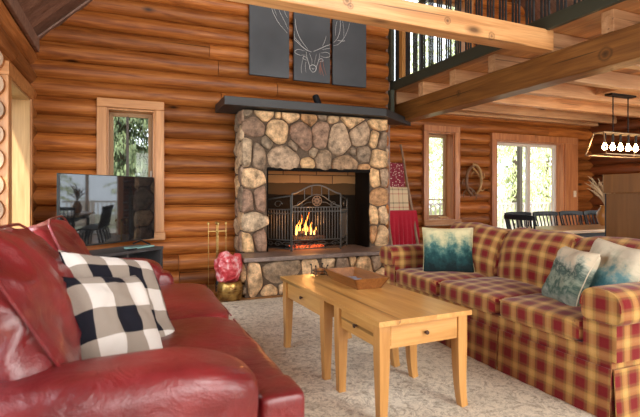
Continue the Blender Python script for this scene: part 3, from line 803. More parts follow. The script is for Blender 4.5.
for (x, y, h, w) in ((2.0,5.44,.1,.02),) if 0 else ((1.99,5.44,.15,.03),(2.05,5.47,.26,.038),(2.10,5.45,.20,.035),(2.145,5.48,.30,.04),(2.20,5.46,.17,.034),(2.25,5.45,.11,.028),(2.12,5.42,.12,.03),(2.02,5.50,.19,.03)):
    x = 2.07+(x-2.12)*.95; w *= .8; h *= .95; pts = []; rs = []; ph = g.uniform(0, 6)
    for i in range(9):
        t = i/8; pts.append((x+math.sin(t*5+ph)*.018*t+.02*t, y+.01*math.sin(t*4), .60+h*t)); rs.append(max(.0015, w*(math.sin(PI*min(1, t*.9+.12))**.8)*(1-t*.85)))
    b.tube(pts, rs, 10, flat=.6)
props(b.obj('flames', 'flame'), 'orange flames rising from the logs behind the screen', 'fire', None, 'stuff')

# three-fold fire screen
e = thing('fire_screen', 'folding wrought iron fire screen with an arched centre panel and round medallion', 'fire screen', (2.1, 5.15, .434))
def screen_panel(p0, p1, zt, arch, name, medal=False, nb=13):
    p0, p1 = Vector((*p0, 0)), Vector((*p1, 0)); L = (p1-p0).length; d = (p1-p0)/L; nrm = Vector((-d.y, d.x, 0))
    def W(s_, z): return tuple(p0+d*s_+Vector((0,0,z)))
    z0 = .436; r = .009
    b = MB()
    top = [(0, zt-arch*.0)]
    if arch: top = [(L*t/16, zt+arch*(.5-.5*math.cos(2*PI*min(1, max(0, t/16))))**.8) for t in range(17)]
    else: top = [(L*t/8, zt-.045*(1-t/8 if name == 'l' else t/8)) for t in range(9)]
    b.tube([W(0, z0), W(0, top[0][1])], r, 6); b.tube([W(L, z0), W(L, top[-1][1])], r, 6)
    b.tube([W(s_, z) for s_, z in top], r, 6)
    b.tube([W(0, z0+.03), W(L, z0+.03)], r*.9, 6)
    b.obj('screen_frame', 'iron', e)
    b = MB()
    lo, hi = z0+.13, zt-.16
    b.tube([W(0, lo), W(L, lo)], r*.8, 6); b.tube([W(0, hi), W(L, hi)], r*.7, 6); b.tube([W(0, hi-.05), W(L, hi-.05)], r*.7, 6)
    for i in range(1, nb): b.tube([W(L*i/nb, lo), W(L*i/nb, hi)], .0057, 5)
    b.obj('bars', 'iron', e)
    b = MB()   # scrollwork band at the foot
    q = MB(); q.tube([W(0, lo-.05), W(L, lo-.05)], .003, 4); q.obj('rail', 'iron', e)
    ns = 4 if L > .5 else 3
    for i in range(ns):
        c = L*(i+.5)/ns; sg = 1 if i % 2 else -1
        q = MB(); q.tube([W(c+sg*(.065-.0045*k)*math.cos(k*.55), lo-.05+(.034-.0020*k)*math.sin(k*.55)) for k in range(15)], .0042, 5); q.obj('scroll', 'iron', e)
    if arch:
        a2 = [(L*t/12, hi+.012+arch*1.35*(.5-.5*math.cos(2*PI*t/12))) for t in range(13)]
        b.tube([W(s_, z) for s_, z in a2], .006, 6)
        for t in (.25, .4, .6, .75):
            za = zt+arch*(.5-.5*math.cos(2*PI*t))**.8; zb = hi+.012+arch*1.35*(.5-.5*math.cos(2*PI*t))
            b.tube([W(L*t, zb), W(L*t, za)], .005, 5)
        for sg in (-1, 1):
            q = MB(); q.tube([W(L/2+sg*(.21+.035*math.cos(k*.5)*(1-k*.05)), hi+.04+.03*math.sin(k*.5)*(1-k*.05)) for k in range(14)], .0042, 5); q.obj('scroll', 'iron', e)
            b.tube([W(L/2+sg*.07, hi+.06), W(L/2+sg*.13, hi+.055), W(L/2+sg*.2, hi+.01)], .005, 5)
    else:
        q = MB(); q.tube([W(L*.5+.06*math.cos(k*.5)*(1-k*.04), hi+.06+.045*math.sin(k*.5)*(1-k*.04)) for k in range(14)], .0042, 5); q.obj('scroll', 'iron', e)
    if b.f: b.obj('arch_band', 'iron', e)
    b = MB()
    c = Vector(W(L/2, (z0+hi)/2))
    # fine spark mesh, modelled as thin crossing wires
    n1 = int(L/.016); zz = z0+.03
    for i in range(1, n1): b.tube([tuple(Vector(W(L*i/n1, z0+.03))+nrm*.012), tuple(Vector(W(L*i/n1, hi+.0))+nrm*.012)], .0011, 3, cap=False)
    while zz < hi: b.tube([tuple(Vector(W(0, zz))+nrm*.012), tuple(Vector(W(L, zz))+nrm*.012)], .0011, 3, cap=False); zz += .016
    b.obj('spark_mesh', 'mesh_wire', e)
    if medal:
        c = Vector(W(L/2, hi+.075)); b = MB()
        for rr in (.058, .030): b.tube([tuple(c+d*math.cos(q*PI/12)*rr+Vector((0,0,math.sin(q*PI/12)*rr))-nrm*.006) for q in range(25)], .006, 6)
        for q in range(8):
            u = d*math.cos(q*PI/4)+Vector((0,0,math.sin(q*PI/4))); b.tube([tuple(c+u*.012-nrm*.008), tuple(c+u*.054-nrm*.008)], [.010, .003], 6)
        b.obj('medallion', 'antler', e)
screen_panel((1.785,5.135), (2.413,5.135), 1.115, .105, 'c', True, 17)
screen_panel((1.555,5.44), (1.775,5.15), 1.09, 0, 'l', nb=9)
screen_panel((2.423,5.15), (2.66,5.47), 1.09, 0, 'r', nb=9)

# three canvases of the stag
LN = {}
def canvas(x0, x1, z0, z1, label, strokes):
    e = thing('wall_art', label, 'picture', ((x0+x1)/2, 5.66, z0), 'three charcoal canvases above the mantel')
    b = MB(); b.bb(x0, x1, 5.645, 5.685, z0, z1); b.obj('canvas', 'charcoal_canvas', e, 0, bevel=.004)
    if strokes:
        for nm, mt, lst in strokes:
            b = MB()
            for (pts, w) in lst:
                ps = [(2.25+(x-2.262)*1.14 if 1.95 < x < 2.52 else x, z+.075) for x, z in pts]
                n = len(ps)
                # smooth the stroke
                sm = []
                for i in range(n-1):
                    p0, p1, p2, p3 = ps[max(i-1,0)], ps[i], ps[i+1], ps[min(i+2,n-1)]
                    for k in range(5):
                        t = k/5
                        sm.append(tuple(.5*((2*p1[q])+(-p0[q]+p2[q])*t+(2*p0[q]-5*p1[q]+4*p2[q]-p3[q])*t*t+(-p0[q]+3*p1[q]-3*p2[q]+p3[q])*t**3) for q in (0,1)))
                sm.append(ps[-1])
                sm = [(max(x0+.004, min(x1-.004, x)), z) for x, z in sm]
                b.tube([(x, 5.643, z) for x, z in sm], [w*(.45+.55*math.sin(PI*i/(len(sm)-1))) for i in range(len(sm))], 5, flat=1.)
            b.obj(nm, mt, e, 0)
L1 = [([(1.67,3.50),(1.70,3.36),(1.78,3.22),(1.90,3.10)], .0022), ([(1.78,3.50),(1.79,3.38),(1.86,3.25),(1.91,3.15)], .0018), ([(1.73,3.50),(1.72,3.40),(1.76,3.30)], .0016), ([(1.84,3.50),(1.86,3.38),(1.90,3.30)], .0016)]
L2 = [([(2.005,3.06),(2.10,2.98),(2.18,2.92),(2.25,2.90)], .0035), ([(2.05,3.30),(2.06,3.18),(2.11,3.05),(2.20,2.93)], .0030), ([(2.00,3.14),(2.05,3.05),(2.12,2.98)], .0022),
      ([(2.505,3.04),(2.42,3.00),(2.34,2.95),(2.27,2.91)], .0035), ([(2.43,3.14),(2.41,3.06),(2.38,2.99)], .0026), ([(2.50,2.98),(2.44,2.97),(2.38,2.95)], .002),
      ([(2.16,2.90),(2.08,2.91),(2.04,2.87),(2.10,2.84),(2.17,2.85)], .0024), ([(2.36,2.90),(2.44,2.92),(2.49,2.88),(2.42,2.85),(2.36,2.86)], .0024),
      ([(2.18,2.90),(2.19,2.82),(2.22,2.72),(2.235,2.66)], .0026), ([(2.35,2.90),(2.34,2.82),(2.31,2.72),(2.295,2.66)], .0026),
      ([(2.20,2.80),(2.16,2.83),(2.14,2.80),(2.19,2.785)], .0026), ([(2.33,2.80),(2.37,2.83),(2.39,2.80),(2.34,2.785)], .0026),
      ([(2.235,2.66),(2.22,2.70),(2.25,2.73),(2.28,2.73),(2.305,2.70),(2.295,2.66),(2.265,2.635),(2.235,2.66)], .0038), ([(2.25,2.69),(2.265,2.675),(2.28,2.69)], .003),
      ([(2.15,2.84),(2.13,2.74),(2.12,2.66),(2.13,2.60)], .0016), ([(2.18,2.78),(2.17,2.70),(2.18,2.62)], .0014), ([(2.22,2.88),(2.25,2.80),(2.25,2.74)], .0016), ([(2.31,2.88),(2.29,2.80),(2.285,2.74)], .0016)]
L2b = [([(2.37,2.82),(2.36,2.74),(2.38,2.66),(2.40,2.60)], .0034), ([(2.34,2.76),(2.345,2.70),(2.34,2.62)], .003), ([(2.39,2.80),(2.40,2.72),(2.43,2.62)], .0025), ([(2.355,2.74),(2.36,2.66),(2.365,2.61)], .003)]
L3 = [([(2.545,3.06),(2.60,3.12),(2.64,3.22),(2.65,3.34),(2.64,3.46)], .0026), ([(2.545,3.02),(2.62,3.05),(2.70,3.14),(2.76,3.26),(2.80,3.40)], .0022), ([(2.60,3.10),(2.68,3.10),(2.72,3.11)], .003), ([(2.58,3.16),(2.58,3.26),(2.60,3.36)], .0018), ([(2.70,3.14),(2.70,3.26),(2.68,3.38)], .0016)]
canvas(1.405, 1.925, 2.60, 3.58, 'left charcoal canvas of the three, with fine white antler tips at its top right', [('antler_drawing', 'white_line', L1)])
canvas(1.99, 2.50, 2.585, 3.58, 'middle charcoal canvas of the three, with a sketched stag head', [('stag_drawing', 'white_line', L2), ('throat_strokes', 'pinkish', L2b)])
canvas(2.54, 3.045, 2.58, 3.58, 'right charcoal canvas of the three, with a sketched antler near its left edge', [('antler_drawing', 'white_line', L3)])

# brass fireplace tools
e = thing('fireplace_tool_stand', 'slim brass stand of fireplace tools left of the hearth', 'fireplace tools', (.91, 5.10, 0))
b = MB(); b.lathe([(.10,.0),(.10,.012),(.085,.02),(.03,.03)], (.91,5.10,.001)); b.obj('base', 'brass', e)
b = MB(); b.tube([(.91,5.10,.03),(.91,5.10,.775)], .005, 8); b.lathe([(.003,0),(.014,.008),(.016,.02),(.010,.03),(.002,.036)], (.91,5.10,.775), 10); b.obj('pole', 'brass', e)
b = MB(); b.box((.91,5.10,.705), (.20,.007,.007)); b.box((.91,5.10,.705), (.007,.12,.007)); b.obj('hanger', 'brass', e)
for i, (dx, dy, nm) in enumerate(((-.095,0,'poker'), (.095,0,'shovel'), (.0,-.06,'brush'), (.0,.06,'tongs'))):
    b = MB(); x, y = .91+dx, 5.10+dy
    b.tube([(x,y,.20 if nm != 'poker' else .07),(x,y,.775)], .0032, 6); b.lathe([(.002,0),(.012,.006),(.014,.018),(.009,.03),(.002,.036)], (x,y,.775), 10)
    t = b.obj(nm, 'brass', e)
    b = MB()
    if nm == 'shovel': b.box((x,y-.0,.14), (.09,.012,.13))
    elif nm == 'brush': b.tube([(x,y,.20),(x,y,.16),(x,y,.06)], [.015,.028,.034], 10)
    elif nm == 'poker': b.tube([(x,y,.10),(x,y,.06),(x+.02,y,.05)], .005, 6)
    else: b.tube([(x-.004,y,.20),(x-.02,y,.12),(x-.005,y,.05)], .005, 6); b.tube([(x+.004,y,.20),(x+.02,y,.12),(x+.005,y,.05)], .005, 6)
    b.obj('tool_head', 'brass' if nm != 'brush' else 'black_metal', t)

# brass bucket with crinkled paper
e = thing('brass_pot', 'squat mottled brass pot standing on the floor left of the hearth', 'pot', (1.0, 4.86, .0))
b = MB(); b.lathe([(.10,.0),(.118,.008),(.128,.05),(.135,.11),(.13,.155),(.118,.18),(.122,.195),(.130,.20),(.120,.20),(.108,.18),(.115,.05),(.09,.02)], (1.0,4.86,.001), 24); b.obj('body', 'basket_brass', e)
b = MB()
for k in range(3): b.tube([(1.0+.136*math.cos(q*PI/12), 4.86+.136*math.sin(q*PI/12), .085+k*.032) for q in range(25)], .003, 5)
b.obj('rim_bands', 'brass', e)
def crumple(name, c, size, mat, label, cat, seed=1):
    off = Vector((seed*3.1, seed*1.7, seed))
    def sh(q, p):
        f = 1+.22*noise.noise(q*9+off)-.30*abs(noise.noise(q*15+off*2))
        return q*f
    b = MB(); b.puffy(c, size, 2.4, 22, shape=sh)
    return props(b.obj(name, mat, None, 25), label, cat)
crumple('paper_bundle', (.975,4.84,.335), (.26,.24,.32), 'crinkled_paper', 'crinkled pink and white paper bundle stuffed into the brass pot', 'paper', 2)
crumple('paper_bundle', (1.085,4.90,.375), (.12,.14,.24), 'paper_red', 'plain dark red paper bundle at the right side of the brass pot', 'paper', 5)

# ------------------------------------------------------------------ television corner
ang = math.atan2(.682, .731); RZ = Matrix.Rotation(ang, 3, 'Z')
def TVp(a, d, z, c=(-.15, 5.115)):   # a along the screen, d toward the room
    v = RZ @ Vector((a, -d, 0)); return (c[0]+v.x, c[1]+v.y, z)
e = thing('television', 'large flat television in the corner mirroring a deck railing', 'television', TVp(0, 0, .56))
b = MB(); b.box(TVp(0, .0, .955), (1.155,.035,.685), rot=RZ); b.obj('casing', 'tv_plastic', e, 0, bevel=.005)
b = MB(); b.box(TVp(0, .0195, .960), (1.138,.003,.662), rot=RZ); b.obj('screen', 'screen', e, 0)
for s_ in (-.40, .40):
    b = MB()
    b.tube([TVp(s_, .13, .567), TVp(s_, .0, .607)], .009, 6); b.tube([TVp(s_, -.12, .567), TVp(s_, .0, .607)], .009, 6)
    b.obj('foot', 'tv_plastic', e)
e = thing('tv_console', 'low dark grey media console under the television', 'console', TVp(0, -.02, 0))
cc = (-.13, 5.09)
b = MB(); b.box(TVp(-.02, .03, .535, cc), (.96,.40,.03), rot=RZ); b.obj('top', 'console_grey', e, 0, bevel=.004)
b = MB()
for s_ in (-.48, -.02, .44): b.box(TVp(s_, .03, .275, cc), (.025,.39,.488), rot=RZ)
b.obj('side_panel', 'console_grey', e, 0)
b = MB(); b.box(TVp(-.02, .03, .27, cc), (.93,.36,.02), rot=RZ); b.box(TVp(-.02, .03, .035, cc), (.93,.38,.03), rot=RZ); b.obj('shelf', 'console_grey', e, 0)
b = MB(); b.box(TVp(-.02, -.15, .275, cc), (.95,.012,.488), rot=RZ); b.obj('back_panel', 'black_shelf', e, 0)
b = MB(); b.box(TVp(.22, .13, .562, cc), (.30,.12,.018), rot=RZ)
props(b.obj('glass_dish', 'teal_glass', None, 0, bevel=.006), 'flat teal glass tray on the media console', 'tray')
b = MB(); b.box(TVp(.02, .20, .560, cc), (.05,.035,.016), rot=RZ @ Matrix.Rotation(.3, 3, 'Z')); b.box(TVp(.08, .20, .559, cc), (.07,.034,.014), rot=RZ @ Matrix.Rotation(.3, 3, 'Z'))
props(b.obj('remote_control', 'tv_plastic', None, 0, bevel=.004), 'small black remote on the front edge of the media console', 'remote')
b = MB(); b.puffy(TVp(.30, .10, .33, cc), (.13,.10,.09), 3, 8, wob=.02, ws=12)
props(b.obj('white_parcel', 'sash_white'), 'small white bundle on the middle shelf of the media console', 'bundle')
# ------------------------------------------------------------------ red leather sofa
sf = thing('leather_sofa', 'large worn red leather sofa along the left wall in the foreground', 'sofa', (-.2, 2.45, 0))
b = MB(); b.puffy((-.16,2.51,.205), (1.26,2.26,.27), 12, 12); b.obj('base', 'red_leather', sf, 60)
b = MB(); b.puffy((-.70,2.46,.46), (.30,2.44,.84), 6, 16, wob=.01); b.obj('back_frame', 'red_leather', sf, 60)
def arm_leather(y, x1, sgn):
    b = MB()
    b.puffy((-.23, y, .30), (.60*2-.10, .235, .50), 9, 14)
    def sh(q, p): q.z += .012*math.sin(p.x*3); q.y *= 1+.06*p.x; return q
    b.puffy(((x1-.84)/2, y-.0*sgn, .497), (x1+.84, .30, .27), 4.2, 26, shape=sh, wob=.012, ws=5)
    a = b.obj('armrest', 'red_leather', sf, 70)
    b = MB()   # welt round the roll
    for xs in (.02,):
        b.tube([(xs, y+.150*abs(math.cos(q*PI/20))**.7*math.copysign(1, math.cos(q*PI/20)), .499+.138*math.sin(q*PI/20)**.8) for q in range(0, 21)], .003, 6)
    b.obj('welt', 'red_leather', a)
arm_leather(1.375, .355, -1); arm_leather(3.60, .245, 1)
for (y0, y1) in ((1.46,2.46),(2.465,3.46)):
    b = MB(); b.puffy((-.04,(y0+y1)/2,.40), (1.14,y1-y0,.155), 8, 26, bulge=(0,0,.02), wob=.014, ws=4.5, puck=.5)
    near = y0 < 2
    if near: b.puffy((.455,1.47,.40), (.15,.18,.15), 8, 10, wob=.004)
    c = b.obj('seat_cushion', 'red_leather', sf, 60)
    b = MB()
    ya, yb = (1.39 if near else y0+.03), y1-.03
    b.tube([(.519, ya+(yb-ya)*t/12, .448+.004*math.sin(t)) for t in range(13)], .0045, 6); b.obj('welt', 'red_leather', c)
for i, (yc, w, hgt, ln) in enumerate(((1.88,.96,.56,30), (2.88,1.0,.53,24))):
    rt = Matrix.Rotation(R(-ln), 3, 'Y') @ Matrix.Rotation(R(2), 3, 'Z')
    b = MB(); b.puffy((-.37,yc,.70-(.02 if i else 0)), (.30,w,hgt), 4.2, 34, bulge=(.05,.0,.015), rot=rt, wob=.035, ws=4.2, puck=.9)
    c = b.obj('back_cushion', 'red_leather', sf, 60)
    b = MB(); pts = []
    for q in range(33):
        a = 2*PI*q/32; ca, sa = math.cos(a), math.sin(a); m = (abs(ca)**6+abs(sa)**6)**(-1/6)
        v = rt @ Vector((.125, ca*m*w*.475, sa*m*hgt*.47)); pts.append(v+Vector((-.37,yc,.70)))
    b.tube(pts, .006, 6, cap=False); b.obj('welt', 'red_leather', c)
for (x, y) in ((.34,1.34),(.30,3.58),(-.74,1.34),(-.74,3.58)):
    b = MB(); b.lathe([(.025,0),(.035,.03),(.03,.072)], (x,y,.001), 12); b.obj('foot', 'cabinet', sf)

def pillow(name, c, rv, up, w, h, T, mat, label, group=None, seed=1, uvoff=(0,0), wob=.015, n=26):
    rv = Vector(rv).normalized(); up = Vector(up); up = (up-rv*up.dot(rv)).normalized(); nr = rv.cross(up); c = Vector(c)
    off = Vector((seed*2.3, seed, seed*.7)); vs = []; fs = []; uv = []; uvs = []
    for side in (1, -1):
        for i in range(n+1):
            for j in range(n+1):
                a, b_ = 2*i/n-1, 2*j/n-1
                f = max(0, (1-a**4))*max(0, (1-b_**4)); t = T/2*f**.42
                pinch = 1-.055*(1-a*a)*abs(b_)**3; pinch2 = 1-.055*(1-b_*b_)*abs(a)**3
                wr = noise.noise(Vector((a*2.2, b_*2.2, side*.4))+off)*wob+noise.noise(Vector((a*5, b_*5, side))+off)*wob*.5
                p = c+rv*(a*w/2*pinch2)+up*(b_*h/2*pinch)+nr*(side*(t+wr*f))
                p += nr*(.02*noise.noise(Vector((a*1.3,b_*1.3,9))+off))
                vs.append(p); uv.append(((a+1)*w/2+uvoff[0], (b_+1)*h/2+uvoff[1]))
    N = (n+1)**2
    for s_ in (0, 1):
        for i in range(n):
            for j in range(n):
                q = [s_*N+i*(n+1)+j, s_*N+(i+1)*(n+1)+j, s_*N+(i+1)*(n+1)+j+1, s_*N+i*(n+1)+j+1]
                if s_: q.reverse()
                fs.append(tuple(q)); uvs.append([uv[k] for k in q])
    b = MB(); b._a(vs, fs, .5, uvs)
    e = thing(name, label, 'cushion', tuple(c-up*h/2), group)
    o = b.obj('cover', mat, e, 75)
    b = MB(); ring = [vs[i*(n+1)] for i in range(n+1)]+[vs[n*(n+1)+j] for j in range(1, n+1)]+[vs[i*(n+1)+n] for i in range(n-1, -1, -1)]+[vs[j] for j in range(n-1, -1, -1)]
    b.tube(ring, .0035, 5, cap=False); b.uv = {}
    b.autouv('x'); b.obj('piping', mat, e)
    return e
pillow('throw_pillow', (-.045,1.90,.618), (.70,.71,-.15), (-.42,.25,.85), .37, .39, .14, 'buffalo_check', 'black and white checked cushion nearest the viewer on the red sofa', 'buffalo check cushions', 3, (.02,.03))
pillow('throw_pillow', (-.01,2.12,.625), (.66,.75,-.22), (-.46,.22,.84), .52, .49, .13, 'buffalo_check', 'black and white buffalo check cushion half hidden behind its twin on the red sofa', 'buffalo check cushions', 6, (.10,.06))

# ------------------------------------------------------------------ plaid sofa
pf = thing('plaid_sofa', 'long red and gold plaid three-seat sofa with rolled arms and a skirt', 'sofa', (2.6, 2.55, 0))
b = MB(); b.bb(2.15, 3.04, 1.515, 3.62, .02, .345)
b.autouv('seat'); b.obj('body', 'plaid_fabric', pf, 0)
b = MB()   # skirt: hanging panels with kick pleats
def skirt(p0, p1, n_out, parts_):
    p0, p1 = Vector(p0), Vector(p1); L = (p1-p0).length; d = (p1-p0)/L; nn = Vector(n_out)
    t0 = 0
    for t1 in parts_:
        a, c = p0+d*(L*t0+.004), p0+d*(L*t1-.004)
        K = 16
        vs = []
        for k in range(K+1):
            q = a.lerp(c, k/K); wv = .004*math.sin(k*1.7)
            for (z, o) in ((.262,.003),(.14,.008+wv*.5),(.012,.016+wv)): vs.append(q+nn*o+Vector((0,0,z)))
            for (z, o) in ((.012,.010+wv),(.262,-.003)): vs.append(q+nn*o+Vector((0,0,z)))
        fs = [(k*5+m, (k+1)*5+m, (k+1)*5+(m+1)%5, k*5+(m+1)%5) for k in range(K) for m in range(5)]
        fs += [(0,1,2,3,4), tuple(K*5+m for m in (4,3,2,1,0))]
        b._a(vs, fs); t0 = t1
skirt((2.142,3.63,0), (2.142,1.505,0), (-1,0,0), (.345,.655,1.))
skirt((2.145,1.502,0), (3.04,1.502,0), (0,-1,0), (.98,))
skirt((2.145,3.632,0), (3.04,3.632,0), (0,1,0), (.98,))
b.autouv('seat'); b.obj('skirt', 'plaid_fabric', pf, 40)
def arm_plaid(y0, y1, name='armrest'):
    yc = (y0+y1)/2; w = y1-y0
    b = MB(); b.bb(2.143, 3.0, yc-w*.5+.045, yc+w*.5-.0 if y0 > 2 else y1, .30, .56) if y0 < 2 else b.bb(2.143, 3.0, y0, y1-.045, .30, .56)
    b.autouv('seat')
    n0 = len(b.f)
    # rolled top: scroll profile swept along x
    vs = []; K = 32; xs = (2.118, 2.126, 2.15, 2.35, 2.6, 2.85, 3.0)
    for i, x in enumerate(xs):
        s_ = .93 if i == 0 else (.985 if i == 1 else 1)
        for k in range(K):
            q = 2*PI*k/K; e_ = .62 if math.sin(q) > 0 else .38; cs_, sn_ = math.cos(q), math.sin(q); vs.append((x, yc+math.copysign(abs(cs_)**e_, cs_)*w*.5*s_, .550+math.copysign(abs(sn_)**(.9 if sn_ > 0 else .45), sn_)*(.098 if sn_ > 0 else .072)*s_+(.003*math.sin(x*9))))
    fs = [(i*K+k, i*K+(k+1)%K, (i+1)*K+(k+1)%K, (i+1)*K+k) for i in range(len(xs)-1) for k in range(K)]+[tuple(range(K-1,-1,-1)), tuple((len(xs)-1)*K+k for k in range(K))]
    m = MB(); m._a(vs, fs); m.autouv('arm')
    b._a(m.v, m.f, .5, [m.uv[i] for i in range(len(m.f))])
    a = b.obj(name, 'plaid_fabric', pf, 50)
    b = MB(); b.tube([(2.117, yc+math.copysign(abs(math.cos(q*PI/12))**.62, math.cos(q*PI/12))*w*.475, .550+abs(math.sin(q*PI/12))**.9*.092) for q in range(0, 13)], .005, 6); b.autouv('arm'); b.obj('welt', 'plaid_fabric', a)
arm_plaid(1.44, 1.66); arm_plaid(3.455, 3.675)
for (y0, y1) in ((1.665,2.245),(2.25,2.85),(2.855,3.45)):
    b = MB(); b.puffy((2.47,(y0+y1)/2,.402), (.70,y1-y0,.122), 10, 20, bulge=(0,0,.022), uvmode='seat', wob=.006, ws=5)
    c = b.obj('seat_cushion', 'plaid_fabric', pf, 60)
    b = MB()
    for z in (.350,.450): b.tube([(2.128, y0+.03+(y1-y0-.06)*t/8, z) for t in range(9)], .0045, 6)
    b.autouv('seat'); b.obj('welt', 'plaid_fabric', c)
b = MB(); b.puffy((2.96,2.56,.50), (.20,2.12,.60), 8, 14, uvmode='seat'); b.obj('back_frame', 'plaid_fabric', pf, 60)
for i, (y0, y1) in enumerate(((1.60,2.17),(2.17,2.78),(2.78,3.47))):
    rt = Matrix.Rotation(R(13), 3, 'Y') @ Matrix.Rotation(R((-1.5, 1, 2)[i]), 3, 'X')
    def sh(q, p):
        q.x += .05*max(0, p.z)**2*(1 if p.x < 0 else .4); return q
    b = MB(); b.puffy((2.755,(y0+y1)/2,.622+.008*i), (.23,(y1-y0)*1.01,.43), 6.5, 26, bulge=(.035,0,.006), rot=rt, shape=sh, uvmode='seat', wob=.016, ws=5)
    b.obj('back_cushion', 'plaid_fabric', pf, 60)
for (x, y) in ((2.2,1.56),(2.2,3.57),(2.98,1.56),(2.98,3.57)):
    b = MB(); b.bb(x-.02, x+.02, y-.02, y+.02, .002, .018); b.obj('foot', 'cabinet', pf, 0)
pillow('throw_pillow', (2.445,3.12,.638), (.83,-.55,.01), (.14,.18,.95), .41, .385, .14, 'forest_teal', 'cushion printed with a misty teal forest at the fireplace end of the plaid sofa', None, 11)
pillow('throw_pillow', (2.41,1.955,.620), (-.30,-.95,-.02), (.38,-.10,.9), .30, .345, .13, 'forest_grey', 'cream cushion printed with grey-green trees and a mountain, in front of the teal wash one', None, 14)
pillow('throw_pillow', (2.56,1.82,.640), (-.22,-.97,-.10), (.42,-.12,.9), .39, .39, .14, 'teal_wash', 'cream cushion with a blurred teal wash leaning in the near corner of the plaid sofa', None, 17)

# ------------------------------------------------------------------ rug and coffee table
b = MB(); b.bb(.0, 2.75, .3, 4.72, .0005, .010); o = b.obj('area_rug', 'rug_wool', None, 0)
props(o, 'large cream rug with a faded grey vine pattern under the coffee table', 'rug')
ct = thing('coffee_table', 'long light pine coffee table with curved legs on the cream rug', 'coffee table', (1.325, 2.543, .01))
TX0, TX1, TY0, TY1, TZ = 1.047, 1.603, 1.875, 3.211, .512
b = MB()
g = random.Random(5); nB = 5
for i in range(nB):
    w = (TX1-TX0)/nB; b.bb(TX0+i*w, TX0+(i+1)*w, TY0, TY1, TZ-.024, TZ, .3+.3*g.random())
b.obj('tabletop', 'pine', ct, 0, bevel=.0)
def tleg(x, y, fx, fy):
    b = MB(); pts = []; rs = []
    for (z, o, r_) in ((TZ-.025, 0, .040), (.33, 0, .040), (.22, .002, .036), (.12, .010, .032), (.05, .024, .029), (.011, .038, .028)):
        pts.append((x+fx*o, y+fy*o, z)); rs.append(r_)
    b.tube(pts, rs, 4); b.obj('leg', 'pine_z', ct, 30)
for y in (1.922, 3.165): tleg(1.09, y, -.2 if y > 3 else 0, 0); tleg(1.56, y, .6, 0)
for y in (2.34, 2.53): tleg(1.09, y, 0, 0); tleg(1.56, y, .6, 0)
b = MB()
for x in (1.077, 1.555):
    for (ya, yb) in ((1.952, 2.31), (2.56, 3.135)):
        b = MB(); b.bb(x, x+.02, ya, yb, .372, TZ-.025); b.obj('apron', 'pine', ct, 0)
for y in (1.902, 3.165, 2.33, 2.52):
    b = MB(); b.bb(1.12, 1.53, y, y+.02, .372, TZ-.025); b.obj('apron', 'pine_x', ct, 0)
def drawer(box, k):
    b = MB(); b.bb(*box, .5); d = b.obj('drawer', 'pine_x' if box[3]-box[2] < .1 else 'pine', ct, 0, bevel=.0012)
    b = MB(); b.tube(k, [.006,.006,.011,.010,.004], 12); b.obj('knob', 'firewood', d)
drawer((1.128, 1.522, 1.8995, 1.9018, .384, .48), [(1.325,1.895,.43),(1.325,1.888,.43),(1.325,1.883,.43),(1.325,1.876,.43),(1.325,1.874,.43)])
drawer((1.0745,1.0768, 1.965, 2.30, .384, .48), [(1.0705,2.13,.43),(1.064,2.13,.43),(1.059,2.13,.43),(1.052,2.13,.43),(1.050,2.13,.43)])
drawer((1.0745,1.0768, 2.575, 3.12, .384, .48), [(1.0705,2.85,.43),(1.064,2.85,.43),(1.059,2.85,.43),(1.052,2.85,.43),(1.050,2.85,.43)])
ct.rotation_euler.z = R(2.2)

# wooden tray
e = thing('wooden_tray', 'rectangular brown wooden tray with flared sides on the coffee table', 'tray', (1.40, 2.75, TZ))
b = MB(); b.bb(1.32, 1.48, 2.56, 2.94, .513, .522); b.obj('tray_base', 'traywood', e, 0)
b = MB()
x0, x1, y0, y1 = 1.315, 1.485, 2.555, 2.945; X0_, X1_, Y0_, Y1_ = 1.275, 1.525, 2.515, 2.985; zb, zt = .5132, .584
def wallp(a, c, A, C_, n_):
    th = .012; n_ = Vector(n_)*th
    vs = [Vector((*a,zb)), Vector((*c,zb)), Vector((*C_,zt)), Vector((*A,zt))]; vs += [v+n_ for v in vs]
    b._a(vs, [(0,1,2,3),(7,6,5,4),(0,4,5,1),(1,5,6,2),(2,6,7,3),(3,7,4,0)])
wallp((x0,y0),(x1,y0),(X0_,Y0_),(X1_,Y0_),(0,1,0)); wallp((x0,y1),(x1,y1),(X0_,Y1_),(X1_,Y1_),(0,-1,0))
wallp((x0,y0),(x0,y1),(X0_,Y0_),(X0_,Y1_),(1,0,0)); wallp((x1,y0),(x1,y1),(X1_,Y0_),(X1_,Y1_),(-1,0,0))
b.obj('tray_rim', 'traywood', e, 0)
for i, (x, y, z, rz) in enumerate(((1.37,2.82,.531,.2),(1.40,2.78,.5405,.5),(1.42,2.85,.530,-.3))):
    b = MB(); b.box((x,y,z), (.085,.085,.008), rot=Matrix.Rotation(rz, 3, 'Z') @ Matrix.Rotation((0,.12,0)[i], 3, 'Y'))
    props(b.obj('glass_coaster', 'coaster', None, 0, bevel=.002), ['blue-white coaster lying flat in the tray, under the other two', 'blue-white coaster resting tilted on top in the tray', 'blue-white coaster at the far end of the tray'][i], 'coaster', 'coasters in the tray')
e = thing('coaster_holder', 'small black wire holder at the far end of the coffee table', 'holder', (1.298, 3.13, TZ))
b = MB()
for (sx, sy) in ((-1,-1),(1,-1),(1,1),(-1,1)):
    x, y = 1.298+sx*.042, 3.13+sy*.042
    b.tube([(x+sx*.006,y+sy*.006,.5155),(x,y,.527),(x,y,.577),(x+sx*.004,y+sy*.004,.584)], .0035, 6); b.lathe([(.001,0),(.007,.004),(.007,.009),(.001,.013)], (x+sx*.004,y+sy*.004,.582), 8)
